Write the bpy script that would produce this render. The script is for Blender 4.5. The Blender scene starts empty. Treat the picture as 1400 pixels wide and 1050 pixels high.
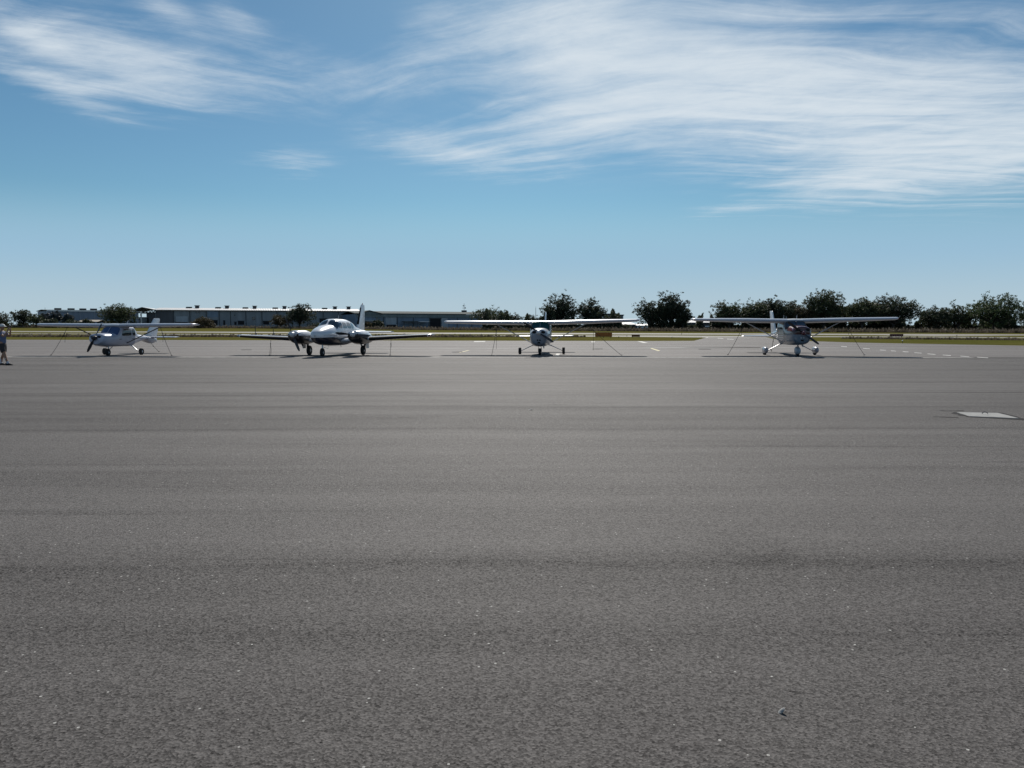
import bpy, math, random
import numpy as np
from mathutils import Matrix, Vector
R = math.radians
PI = math.pi
random.seed(11)
rng = np.random.default_rng(7)
scene = bpy.context.scene
COL = scene.collection

# ------------------------------------------------------------------ camera
CAM_H = 1.60
PITCH, ROLL = 4.31, 0.045
CM = Matrix.Translation((0, 0, CAM_H)) @ Matrix.Rotation(R(90 - PITCH), 4, 'X') @ Matrix.Rotation(R(ROLL), 4, 'Z')
cam_d = bpy.data.cameras.new('camera')
cam_d.sensor_width = 36.0
cam_d.lens = 27.0
cam_d.clip_start = 0.05
cam_d.clip_end = 20000
cam = bpy.data.objects.new('camera', cam_d)
COL.objects.link(cam)
cam.matrix_world = CM
scene.camera = cam

# ------------------------------------------------------------------ sun, exposure
SUN_EL, SUN_AZ = 36.0, 0.5         # azimuth measured from +Y towards +X
sd = bpy.data.lights.new('sun', 'SUN')
sd.energy = 5.0
sd.angle = R(0.53)
sd.color = (1.0, 0.95, 0.88)
so = bpy.data.objects.new('sun', sd)
COL.objects.link(so)
so.rotation_euler = (R(SUN_EL - 90), 0, R(-SUN_AZ))
scene.view_settings.view_transform = 'Standard'
scene.view_settings.look = 'None'
scene.view_settings.exposure = 0.0
scene.view_settings.gamma = 1.0
scene.view_settings.use_curve_mapping = False


# ------------------------------------------------------------------ node helper
class NT:
    def __init__(s, tree):
        s.t = tree
        s.n = tree.nodes
        s.l = tree.links

    def node(s, kind, **kw):
        n = s.n.new(kind)
        for k, v in kw.items():
            setattr(n, k, v)
        return n

    def put(s, sock, v):
        if v is None:
            return
        if isinstance(v, bpy.types.NodeSocket):
            s.l.new(v, sock)
        else:
            sock.default_value = v

    def m(s, op, a, b=None, c=None, clamp=False):
        n = s.node('ShaderNodeMath', operation=op, use_clamp=clamp)
        s.put(n.inputs[0], a)
        s.put(n.inputs[1], b)
        s.put(n.inputs[2], c)
        return n.outputs[0]

    def step(s, v, a, b, lo=0.0, hi=1.0):
        n = s.node('ShaderNodeMapRange', interpolation_type='SMOOTHSTEP')
        s.put(n.inputs[0], v)
        for i, x in enumerate((a, b, lo, hi)):
            s.put(n.inputs[i + 1], x)
        return n.outputs[0]

    def mix(s, f, a, b, blend='MIX'):
        n = s.node('ShaderNodeMix', data_type='RGBA', blend_type=blend)
        s.put(n.inputs[0], f)
        s.put(n.inputs[6], a if isinstance(a, bpy.types.NodeSocket) else (*a, 1)[:4])
        s.put(n.inputs[7], b if isinstance(b, bpy.types.NodeSocket) else (*b, 1)[:4])
        return n.outputs[2]

    def noise(s, vec, scale, detail=2.0, rough=0.5, dist=0.0):
        n = s.node('ShaderNodeTexNoise')
        s.put(n.inputs['Vector'], vec)
        n.inputs['Scale'].default_value = scale
        n.inputs['Detail'].default_value = detail
        n.inputs['Roughness'].default_value = rough
        n.inputs['Distortion'].default_value = dist
        return n.outputs[0]

    def xyz(s, x, y, z):
        n = s.node('ShaderNodeCombineXYZ')
        s.put(n.inputs[0], x)
        s.put(n.inputs[1], y)
        s.put(n.inputs[2], z)
        return n.outputs[0]

    def sep(s, v):
        n = s.node('ShaderNodeSeparateXYZ')
        s.put(n.inputs[0], v)
        return n.outputs

    def mul(s, v, t):
        n = s.node('ShaderNodeVectorMath', operation='MULTIPLY')
        s.put(n.inputs[0], v)
        n.inputs[1].default_value = t
        return n.outputs[0]


def pix_dir(px, py):
    v = Vector(((px - 700) / 1050, (525 - py) / 1050, -1.0))
    return (CM.to_3x3() @ v).normalized()


# ------------------------------------------------------------------ world: sky with cirrus
world = bpy.data.worlds.new('World')
scene.world = world
world.use_nodes = True
W = NT(world.node_tree)
W.n.clear()
sky = W.node('ShaderNodeTexSky', sky_type='NISHITA')
sky.sun_disc = False
sky.sun_elevation = R(SUN_EL)
sky.sun_rotation = R(SUN_AZ)
sky.altitude = 0
sky.air_density = 1.0
sky.dust_density = 0.25
sky.ozone_density = 2.0
tc = W.node('ShaderNodeTexCoord')
dx, dy, dz = W.sep(tc.outputs['Generated'])
az = W.m('ARCTAN2', dx, dy)
el = W.m('ARCSINE', dz)
zz = W.m('MAXIMUM', dz, 0.05)
pxn = W.m('DIVIDE', dx, zz)
pyn = W.m('DIVIDE', dy, zz)
plane = W.xyz(pxn, pyn, 0.0)


def rotv(vec, deg, sc):
    n = W.node('ShaderNodeMapping')
    n.inputs['Rotation'].default_value = (0, 0, R(deg))
    n.inputs['Scale'].default_value = sc
    n.vector_type = 'POINT'
    W.put(n.inputs[0], vec)
    return n.outputs[0]


warp = W.node('ShaderNodeTexNoise')
W.put(warp.inputs['Vector'], plane)
warp.inputs['Scale'].default_value = 0.55
warp.inputs['Detail'].default_value = 3
wv = W.node('ShaderNodeVectorMath', operation='MULTIPLY_ADD')
W.put(wv.inputs[0], warp.outputs[1])
wv.inputs[1].default_value = (0.9, 0.9, 0)
W.put(wv.inputs[2], plane)
pw = wv.outputs[0]
# rotate first, then squeeze along the streak
def streak(deg, sx, sy, detail, rough, scale=1.0):
    n = W.node('ShaderNodeVectorRotate', rotation_type='Z_AXIS')
    W.put(n.inputs['Vector'], pw)
    n.inputs['Angle'].default_value = R(deg)
    return W.noise(W.mul(n.outputs[0], (sx, sy, 1)), scale, detail, rough, 0.3)
s1a = streak(-8, 0.45, 4.2, 8, 0.62)
s1b = streak(32, 0.6, 3.2, 8, 0.64)
s1c = streak(-34, 0.7, 3.0, 8, 0.66)
wr_ = W.step(az, R(2), R(20))
wl_ = W.step(az, R(-8), R(-18))
wm_ = W.m('SUBTRACT', W.m('SUBTRACT', 1.0, wr_), wl_)
s1 = W.m('ADD', W.m('MULTIPLY', s1a, wr_), W.m('ADD', W.m('MULTIPLY', s1b, wm_), W.m('MULTIPLY', s1c, wl_)))
s2 = streak(24, 0.8, 3.2, 7, 0.64, 1.2)
s3 = W.noise(pw, 2.6, 9, 0.68)
fib = W.m('ADD', W.m('MULTIPLY', s1, 0.50), W.m('ADD', W.m('MULTIPLY', s2, 0.20), W.m('MULTIPLY', s3, 0.30)))


def blob(px, py, rx, ry, ang, amp):
    """a soft bank of cirrus centred on a direction; radii in pixels of 1/1050 rad"""
    d = pix_dir(px, py)
    a0, e0 = math.atan2(d.x, d.y), math.asin(d.z)
    ca, sa = math.cos(R(ang)), math.sin(R(ang))
    u = W.m('SUBTRACT', az, a0)
    v = W.m('SUBTRACT', el, e0)
    p = W.m('ADD', W.m('MULTIPLY', u, ca * 1050 / rx), W.m('MULTIPLY', v, sa * 1050 / rx))
    q = W.m('ADD', W.m('MULTIPLY', u, -sa * 1050 / ry), W.m('MULTIPLY', v, ca * 1050 / ry))
    r2 = W.m('ADD', W.m('MULTIPLY', p, p), W.m('MULTIPLY', q, q))
    return W.m('MULTIPLY', W.m('EXPONENT', W.m('MULTIPLY', r2, -1.0)), amp)


blobs = [(870, 90, 200, 92, -4, 0.85), (1180, 130, 260, 72, -5, 0.80), (1360, 195, 190, 60, -3, 0.70),
         (1170, 252, 115, 26, 2, 0.50), (640, 215, 120, 24, -6, 0.42), (770, 165, 90, 36, 10, 0.36),
         (165, 82, 130, 44, -6, 0.84), (80, 122, 75, 16, -18, 0.42), (40, 50, 50, 14, -20, 0.35), (395, 222, 55, 18, 0, 0.52),
         (440, 110, 100, 45, 8, 0.18), (320, 25, 50, 22, -30, 0.22), (510, 115, 50, 16, 0, 0.18), (560, 185, 90, 22, -8, 0.20), (380, 70, 80, 50, -10, 0.10), (600, 60, 60, 50, 20, 0.16), (225, 10, 60, 16, -30, 0.36), (740, 15, 110, 50, 0, 0.40), (980, 292, 60, 9, 4, 0.26)]
tot = None
for b in blobs:
    g = blob(*b)
    tot = g if tot is None else W.m('ADD', tot, g)
# the same kind of cirrus goes on round the rest of the sky
outm = W.step(dy, 0.82, 0.55)
hi = W.step(el, R(24), R(40))
outm = W.m('MAXIMUM', outm, hi)
gen = W.m('MULTIPLY', W.step(W.noise(plane, 0.35, 3, 0.5), 0.45, 0.72), 0.65)
gen = W.m('MULTIPLY', W.m('MULTIPLY', gen, outm), W.step(el, R(5), R(14)))
tot = W.m('MINIMUM', W.m('ADD', tot, gen), 0.92)
cov = W.m('ADD', W.m('MULTIPLY', W.m('SUBTRACT', fib, 0.5), 3.3), W.m('SUBTRACT', W.m('MULTIPLY', tot, 1.25), 0.42))
cov = W.step(cov, -0.38, 1.12)
cov = W.m('MULTIPLY', cov, W.step(tot, 0.03, 0.25))
cov = W.m('MULTIPLY', cov, 0.93)
# sky colour: Nishita with its glare towards the sun softened by the thin high veil
tint = W.mix(1.0, sky.outputs[0], (0.61, 0.905, 1.00), 'MULTIPLY')
air0 = W.mix(W.m('MULTIPLY', W.step(el, R(9.5), R(4.5)), 0.9), tint, (5.15, 8.1, 10.7))
air = W.mix(W.m('MULTIPLY', W.step(el, R(5.5), R(0.5)), 0.95), air0, (7.2, 9.2, 10.4))
cloudy = W.mix(cov, air, (11.2, 12.3, 13.2))
bg = W.node('ShaderNodeBackground')
W.l.new(cloudy, bg.inputs[0])
bg.inputs[1].default_value = 0.063
wo = W.node('ShaderNodeOutputWorld')
W.l.new(bg.outputs[0], wo.inputs[0])


# ------------------------------------------------------------------ materials
MATS = {}


def mat(name, color, rough=0.5, metal=0.0, spec=0.5, var=0.0, vscale=3.0, bump=0.0, bscale=30.0, coat=0.0):
    if name in MATS:
        return MATS[name]
    m = bpy.data.materials.new(name)
    m.use_nodes = True
    N = NT(m.node_tree)
    b = N.n['Principled BSDF']
    b.inputs['Roughness'].default_value = rough
    b.inputs['Metallic'].default_value = metal
    b.inputs['Specular IOR Level'].default_value = spec
    b.inputs['Coat Weight'].default_value = coat
    tcn = N.node('ShaderNodeTexCoord')
    v = tcn.outputs['Object']
    n = N.noise(v, vscale, 4, 0.6)
    lo = tuple(c * (1 - var) for c in color)
    hi_ = tuple(min(1, c * (1 + var)) for c in color)
    N.l.new(N.mix(N.step(n, 0.3, 0.7), lo, hi_), b.inputs['Base Color'])
    if bump:
        bn = N.node('ShaderNodeBump')
        bn.inputs['Strength'].default_value = bump
        bn.inputs['Distance'].default_value = 0.02
        N.l.new(N.noise(v, bscale, 3), bn.inputs['Height'])
        N.l.new(bn.outputs[0], b.inputs['Normal'])
    MATS[name] = m
    return m


def two_tone(name, top, bottom, z, rough=0.3, slope=0.0, coat=0.3, ymax=None):
    """paint scheme that changes colour at a height on the airframe"""
    m = bpy.data.materials.new(name)
    m.use_nodes = True
    N = NT(m.node_tree)
    b = N.n['Principled BSDF']
    b.inputs['Roughness'].default_value = rough
    b.inputs['Coat Weight'].default_value = coat
    tcn = N.node('ShaderNodeTexCoord')
    x, y, zc = N.sep(tcn.outputs['Object'])
    f = N.m('GREATER_THAN', N.m('ADD', zc, N.m('MULTIPLY', y, slope)), z)
    if ymax is not None:
        f = N.m('MULTIPLY', f, N.m('LESS_THAN', y, ymax))
    n = N.noise(tcn.outputs['Object'], 3.0, 4, 0.6)
    c = N.mix(f, bottom, top)
    c = N.mix(N.step(n, 0.45, 0.8, 0.0, 0.12), c, (0.25, 0.24, 0.22))
    N.l.new(c, b.inputs['Base Color'])
    MATS[name] = m
    return m


WHITE = mat('white paint', (0.66, 0.67, 0.69), 0.28, var=0.05, coat=0.4)
WHITE2 = mat('worn white paint', (0.50, 0.52, 0.55), 0.35, var=0.10, coat=0.2)
GREYP = mat('grey paint', (0.45, 0.47, 0.50), 0.4, var=0.05)
GLASS = mat('tinted windscreen', (0.025, 0.035, 0.05), 0.06, spec=0.7)
GLASSB = mat('sky toned windscreen', (0.05, 0.08, 0.17), 0.08, spec=0.7)  # blue of the reflected sky is put into the base colour
GLASSG = mat('tinted windscreen with teal glow', (0.010, 0.050, 0.050), 0.10, spec=0.3)  # base colour carries the teal glow of the tinted skylight
BLACK = mat('black rubber', (0.018, 0.018, 0.018), 0.8, var=0.2)
DARKP = mat('black paint', (0.02, 0.02, 0.024), 0.35)
NAVY = mat('navy paint', (0.015, 0.022, 0.07), 0.3, coat=0.3)
MAROON = mat('dark maroon paint', (0.10, 0.012, 0.016), 0.2, coat=0.5)
GREEN = mat('dark green paint', (0.01, 0.055, 0.05), 0.3, coat=0.3)
STEEL = mat('bare metal', (0.45, 0.45, 0.46), 0.35, metal=0.9, var=0.1)
DSTEEL = mat('dark metal', (0.10, 0.10, 0.11), 0.45, metal=0.6, var=0.2)
ROPE = mat('tie down rope', (0.06, 0.055, 0.05), 0.9, var=0.3, vscale=40)
HOLE = mat('dark intake', (0.006, 0.006, 0.007), 0.9)
RED = mat('red lens', (0.4, 0.02, 0.02), 0.2)
LENS = mat('clear lens', (0.5, 0.5, 0.5), 0.1)


# ------------------------------------------------------------------ mesh helpers
def mesh_from(name, verts, faces, smooth=None):
    me = bpy.data.meshes.new(name)
    me.from_pydata([tuple(v) for v in verts], [], faces)
    me.validate(verbose=False)
    me.update()
    if smooth:
        me.shade_smooth()
        me.set_sharp_from_angle(angle=R(smooth))
    return me


def obj(name, verts, faces, m, parent=None, smooth=None, label=None, kind=None):
    me = mesh_from(name, verts, faces, smooth)
    ms = m if isinstance(m, (list, tuple)) else [m]
    for mm in ms:
        me.materials.append(mm)
    o = bpy.data.objects.new(name, me)
    COL.objects.link(o)
    if parent:
        o.parent = parent
    if label:
        o['label'] = label
    if kind:
        o['kind'] = kind
    return o


def empty(name, loc, rz=0.0, label=None, cat=None, group=None, bank=0.0):
    o = bpy.data.objects.new(name, None)
    o.empty_display_size = 0.3
    COL.objects.link(o)
    o.rotation_mode = 'XYZ'
    o.location = loc
    o.rotation_euler = (0, bank, rz)
    tag(o, label, cat, group)
    return o


def tag(o, label=None, cat=None, group=None, kind=None):
    if label: o['label'] = label
    if cat: o['category'] = cat
    if group: o['group'] = group
    if kind: o['kind'] = kind
    return o


class MB:
    def __init__(s):
        s.v, s.f = [], []

    def add(s, v, f):
        k = len(s.v)
        s.v += [tuple(p) for p in v]
        s.f += [tuple(i + k for i in q) for q in f]
        return s

    def box(s, x0, x1, y0, y1, z0, z1):
        v = [(x, y, z) for z in (z0, z1) for y in (y0, y1) for x in (x0, x1)]
        f = [(0, 2, 3, 1), (4, 5, 7, 6), (0, 1, 5, 4), (2, 6, 7, 3), (0, 4, 6, 2), (1, 3, 7, 5)]
        return s.add(v, f)

    def rings(s, rings, cap=True):
        n = len(rings[0])
        v = [p for r in rings for p in r]
        f = []
        for i in range(len(rings) - 1):
            for j in range(n):
                a, b = i * n + j, i * n + (j + 1) % n
                f.append((a, b, b + n, a + n))
        if cap:
            f.append(tuple(range(n))[::-1])
            f.append(tuple((len(rings) - 1) * n + j for j in range(n)))
        return s.add(v, f)

    def tube(s, pts, rad, n=8, flat=1.0, chord_axis=None):
        """tube along points; rad is a number or one per point; flat squeezes it across chord_axis"""
        pts = [Vector(p) for p in pts]
        rs = rad if isinstance(rad, (list, tuple)) else [rad] * len(pts)
        rg = []
        for i, p in enumerate(pts):
            d = (pts[min(i + 1, len(pts) - 1)] - pts[max(i - 1, 0)]).normalized()
            up = Vector(chord_axis) if chord_axis else (Vector((0, 0, 1)) if abs(d.z) < 0.9 else Vector((0, 1, 0)))
            a = (up - d * up.dot(d)).normalized()
            b = d.cross(a).normalized()
            rg.append([p + a * rs[i] * math.cos(t) + b * rs[i] * flat * math.sin(t)
                       for t in [2 * PI * k / n for k in range(n)]])
        return s.rings(rg)

    def lathe(s, prof, axis='X', c=(0, 0, 0), n=20):
        rg = []
        for r, h in prof:
            ring = []
            for k in range(n):
                t = 2 * PI * k / n
                a, b = max(r, 1e-4) * math.cos(t), max(r, 1e-4) * math.sin(t)
                p = {'X': (h, a, b), 'Y': (a, h, b), 'Z': (a, b, h)}[axis]
                ring.append((p[0] + c[0], p[1] + c[1], p[2] + c[2]))
            rg.append(ring)
        return s.rings(rg)

    def build(s, name, m, parent=None, smooth=None, **k):
        return obj(name, s.v, s.f, m, parent, smooth, **k)


def pchip(xs, ys, x):
    xs, ys = np.asarray(xs, float), np.asarray(ys, float)
    h = np.diff(xs)
    d = np.diff(ys) / h
    n = len(xs)
    g = np.zeros(n)
    g[0], g[-1] = d[0], d[-1]
    for i in range(1, n - 1):
        if d[i - 1] * d[i] > 0:
            w1, w2 = 2 * h[i] + h[i - 1], h[i] + 2 * h[i - 1]
            g[i] = (w1 + w2) / (w1 / d[i - 1] + w2 / d[i])
    i = int(np.clip(np.searchsorted(xs, x) - 1, 0, n - 2))
    t = (x - xs[i]) / h[i]
    t2, t3 = t * t, t * t * t
    return ((2 * t3 - 3 * t2 + 1) * ys[i] + (t3 - 2 * t2 + t) * h[i] * g[i]
            + (-2 * t3 + 3 * t2) * ys[i + 1] + (t3 - t2) * h[i] * g[i + 1])


class Hull:
    """lofted body along y: stations of (y, half width, z bottom, z top, exponent, height fraction of widest point)"""
    def __init__(s, st, cx=0.0):
        s.st = [tuple(r) + (2.6, 0.5)[len(r) - 4:] for r in st]
        s.ys = [r[0] for r in s.st]
        s.cx = cx

    def at(s, y):
        y = min(max(y, s.ys[0]), s.ys[-1])
        return [pchip(s.ys, [r[k] for r in s.st], y) for k in range(1, 6)]

    def pt(s, y, th):
        w, zb, zt, n, fr = s.at(y)
        zc = zb + (zt - zb) * fr
        c, q = math.cos(th), math.sin(th)
        x = w * math.copysign(abs(c) ** (2 / n), c)
        z = zc + (zt - zc if q > 0 else zc - zb) * math.copysign(abs(q) ** (2 / n), q)
        return Vector((s.cx + x, y, z))

    def th_of(s, y, z):
        w, zb, zt, n, fr = s.at(y)
        zc = zb + (zt - zb) * fr
        h = (zt - zc) if z > zc else (zc - zb)
        r = max(-0.995, min(0.995, (z - zc) / h))
        return math.copysign(math.asin(min(1.0, abs(r) ** (n / 2))), r)

    def nrm(s, y, th):
        a = s.pt(y + 0.01, th) - s.pt(y - 0.01, th)
        b = s.pt(y, th + 0.03) - s.pt(y, th - 0.03)
        n = b.cross(a)
        w, zb, zt, nn, fr = s.at(y)
        c = Vector((s.cx, y, zb + (zt - zb) * fr))
        if n.length < 1e-9:
            return Vector((0, 0, 1))
        n.normalize()
        return n if n.dot(s.pt(y, th) - c) > 0 else -n

    def build(s, name, m, parent, n=36, step=0.09, **k):
        y0, y1 = s.ys[0], s.ys[-1]
        cnt = max(8, int((y1 - y0) / step))
        ys = sorted(set([y0 + (y1 - y0) * i / cnt for i in range(cnt + 1)] + s.ys))
        rg = [[s.pt(y, 2 * PI * j / n) for j in range(n)] for y in ys]
        return MB().rings(rg).build(name, m, parent, 50, **k)

    def patch(s, name, quad, m, parent, side=None, off=0.006, n=7, **k):
        """quad = four (y, z) corners on a side, or four (y, degrees) corners when side is None"""
        mb = MB()
        g = []
        for i in range(n):
            for j in range(n):
                u, v = i / (n - 1), j / (n - 1)
                # round the corners a little
                uu, vv = 2 * u - 1, 2 * v - 1
                uu, vv = uu * (1 - 0.10 * vv ** 4), vv * (1 - 0.10 * uu ** 4)
                u, v = (uu + 1) / 2, (vv + 1) / 2
                a = [quad[0][q] * (1 - u) + quad[1][q] * u for q in (0, 1)]
                b = [quad[3][q] * (1 - u) + quad[2][q] * u for q in (0, 1)]
                y, z = a[0] * (1 - v) + b[0] * v, a[1] * (1 - v) + b[1] * v
                if side is None:
                    th = R(z)
                else:
                    th = s.th_of(y, z)
                    if side < 0:
                        th = PI - th
                g.append((s.pt(y, th), s.nrm(y, th)))
        top = [p + q * off for p, q in g]
        f = []
        for i in range(n - 1):
            for j in range(n - 1):
                f.append((i * n + j, (i + 1) * n + j, (i + 1) * n + j + 1, i * n + j + 1))
        rim = ([i * n for i in range(n)] + [(n - 1) * n + j for j in range(1, n)]
               + [i * n + n - 1 for i in range(n - 2, -1, -1)] + [j for j in range(n - 2, 0, -1)])
        base = len(top)
        low = [g[i][0] - g[i][1] * 0.01 for i in rim]
        L = len(rim)
        for i in range(L):
            a, b = rim[i], rim[(i + 1) % L]
            f.append((a, b, base + (i + 1) % L, base + i))
        mb.add(top + low, f)
        return mb.build(name, m, parent, 50, **k)


def foil(c0, c1, thick, chord, n=9, camber=0.02):
    """closed section between two chord fractions, as (along chord, height)"""
    def y(x):
        return 5 * thick * (0.2969 * math.sqrt(max(x, 0)) - 0.126 * x - 0.3516 * x * x + 0.2843 * x ** 3 - 0.1015 * x ** 4)
    up, lo = [], []
    for i in range(n):
        t = i / (n - 1)
        x = c0 + (c1 - c0) * (t * t if c0 == 0 else t)
        cm = camber * math.sin(PI * x)
        up.append((x * chord, (cm + y(x) + 0.001) * chord))
        lo.append((x * chord, (cm - y(x) - 0.001) * chord))
    return up[::-1] + lo[1 if c0 == 0 else 0:]


def wing_piece(secs, c0, c1, name, m, parent, grow=0.0, **k):
    """secs: (x, y leading edge, z, chord, thickness, incidence deg); vertical=False"""
    rg = []
    for (x, yl, z, ch, th, inc) in secs:
        s_, c_ = math.sin(R(inc)), math.cos(R(inc))
        ring = []
        pts = foil(c0, c1, th, ch)
        for (a, h) in pts:
            h2 = h + (grow if h > 0 else -grow)
            a2 = a - grow
            ring.append((x, yl + a2 * c_ + h2 * s_, z - a2 * s_ + h2 * c_))
        rg.append(ring)
    return MB().rings(rg).build(name, m, parent, 40, **k)


def fin_piece(secs, c0, c1, name, m, parent, xc=0.0, grow=0.0, **k):
    """vertical surface: secs (z, y leading edge, chord, thickness)"""
    rg = []
    for (z, yl, ch, th) in secs:
        rg.append([(xc + h * (1 + grow * 20), yl + a - grow, z) for (a, h) in foil(c0, c1, th, ch, camber=0)])
    return MB().rings(rg).build(name, m, parent, 40, **k)


def lerp_sec(a, b, t):
    return tuple(p * (1 - t) + q * t for p, q in zip(a, b))


def sec_at(secs, x):
    for a, b in zip(secs, secs[1:]):
        if min(a[0], b[0]) - 1e-6 <= x <= max(a[0], b[0]) + 1e-6:
            return lerp_sec(a, b, (x - a[0]) / (b[0] - a[0]))
    return secs[-1]


def build_wing(root, side, secs, m, flap, ail, tip_m=None, boot=None, light=RED):
    ss = [(side * s[0],) + s[1:] for s in secs]
    w = wing_piece(ss, 0, 0.745, 'wing', m, root)
    x0, x1 = flap
    def span(a, b):
        xs = [a] + [s[0] for s in secs if a < s[0] < b] + [b]
        return [(side * q[0],) + q[1:] for q in [sec_at(secs, x) for x in xs]]
    wing_piece(span(*flap), 0.752, 1.0, 'flap', m, root)
    wing_piece(span(*ail), 0.752, 1.0, 'aileron', m, root)
    xe = secs[-1][0]
    if ail[1] < xe - 0.02:
        wing_piece(span(ail[1] + 0.01, xe), 0.746, 1.0, 'trailing_edge', m, root)
    if boot:
        wing_piece(span(*boot), 0, 0.11, 'deicing_boot', bpy.data.materials.get('rubber boot'), root, grow=0.004)
    # rounded tip cap
    t = secs[-1]
    cap = []
    for k, (dxx, sc) in enumerate(((0.0, 1.0), (0.08, 0.95), (0.15, 0.82), (0.19, 0.6), (0.205, 0.3))):
        cap.append((side * (t[0] + 0.002 + dxx), t[1] + t[3] * (1 - sc) * 0.6, t[2] + 0.01 * k, t[3] * (0.3 + 0.7 * sc), t[4] * sc, t[5]))
    tp = wing_piece(cap, 0, 1.0, 'wing_tip', tip_m or m, root)
    nl = MB().lathe([(0.0, -0.06), (0.02, -0.04), (0.025, 0.0), (0.02, 0.05), (0, 0.08)], 'Y',
                    (side * (t[0] + 0.13), t[1] + 0.12, t[2] + 0.02), 10)
    nl.build('navigation_light', light, tp, 60)
    return w


def propeller(root, c, rad, ang, m_blade=DARKP, m_spin=WHITE, blades=2, chord=0.068, spin_r=0.13, spin_l=0.3):
    e = MB().lathe([(spin_r * 0.9, 0.06), (spin_r, 0.0), (spin_r * 0.93, -spin_l * 0.3), (spin_r * 0.7, -spin_l * 0.65),
                    (spin_r * 0.35, -spin_l * 0.92), (0.0, -spin_l)], 'Y', c, 20).build('propeller', m_spin, root, 60)
    for k in range(blades):
        a = R(ang) + 2 * PI * k / blades
        d = Vector((math.cos(a), 0, math.sin(a)))
        e2 = Vector((-math.sin(a), 0, math.cos(a)))
        rg = []
        for t, w_, tw in ((0.08, 0.5, 70), (0.2, 0.75, 58), (0.4, 1.05, 42), (0.65, 1.1, 30), (0.88, 0.9, 22), (0.98, 0.55, 20), (1.0, 0.25, 20)):
            w = chord * w_
            th = 0.022 * (1.1 - t)
            cd = e2 * math.cos(R(tw)) + Vector((0, 1, 0)) * math.sin(R(tw))
            nn = d.cross(cd)
            p = Vector(c) + d * rad * t + Vector((0, -0.02, 0))
            rg.append([p + cd * w, p + nn * (th + .003), p - cd * w, p - nn * (th + .003)])
        MB().rings(rg).build('blade', m_blade, e, 60)
    return e


def wheel(parent, c, r, w, rim=WHITE2):
    prof = [(r * 0.55, -w * 0.45), (r * 0.85, -w * 0.5), (r * 0.97, -w * 0.36), (r, 0), (r * 0.97, w * 0.36), (r * 0.85, w * 0.5), (r * 0.55, w * 0.45)]
    t = MB().lathe(prof, 'X', c, 24).build('wheel', BLACK, parent, 50)
    MB().lathe([(0.0, -w * 0.50), (r * 0.2, -w * 0.50), (r * 0.5, -w * 0.38), (r * 0.54, 0), (r * 0.5, w * 0.38), (r * 0.2, w * 0.50), (0, w * 0.50)],
               'X', c, 18).build('rim', rim, t, 40)
    return t


def disc_part(name, c, rx, rz, m, parent, depth=0.02):
    rg = []
    for s_, yy in ((0.0, -depth), (0.7, -depth * 0.9), (1.0, 0.0), (1.0, depth * 2)):
        rg.append([(c[0] + max(s_, 0.01) * rx * math.cos(t), c[1] + yy, c[2] + max(s_, 0.01) * rz * math.sin(t)) for t in [2 * PI * k / 16 for k in range(16)]])
    return MB().rings(rg).build(name, m, parent, 50)


def surface_text(root, hull, txt, y0, z0, size, side, m):
    cu = bpy.data.curves.new('registration', 'FONT')
    cu.body = txt
    cu.size = size
    cu.space_character = 1.05
    tmp = bpy.data.objects.new('registration', cu)
    COL.objects.link(tmp)
    bpy.context.view_layer.update()
    me = bpy.data.meshes.new_from_object(tmp)
    bpy.data.objects.remove(tmp)
    vs = np.array([v.co[:] for v in me.vertices])
    xmax = vs[:, 0].max()
    out = []
    for x, yv, _ in vs:
        yy = y0 + x if side > 0 else y0 + xmax - x
        zz_ = z0 + yv + (yy - y0) * 0.06
        th = hull.th_of(yy, zz_)
        if side < 0: th = PI - th
        p = hull.pt(yy, th) + hull.nrm(yy, th) * 0.006
        out.append(p)
    fs = [tuple(p.vertices) for p in me.polygons]
    return obj('registration', out, fs, m, root)


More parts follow.
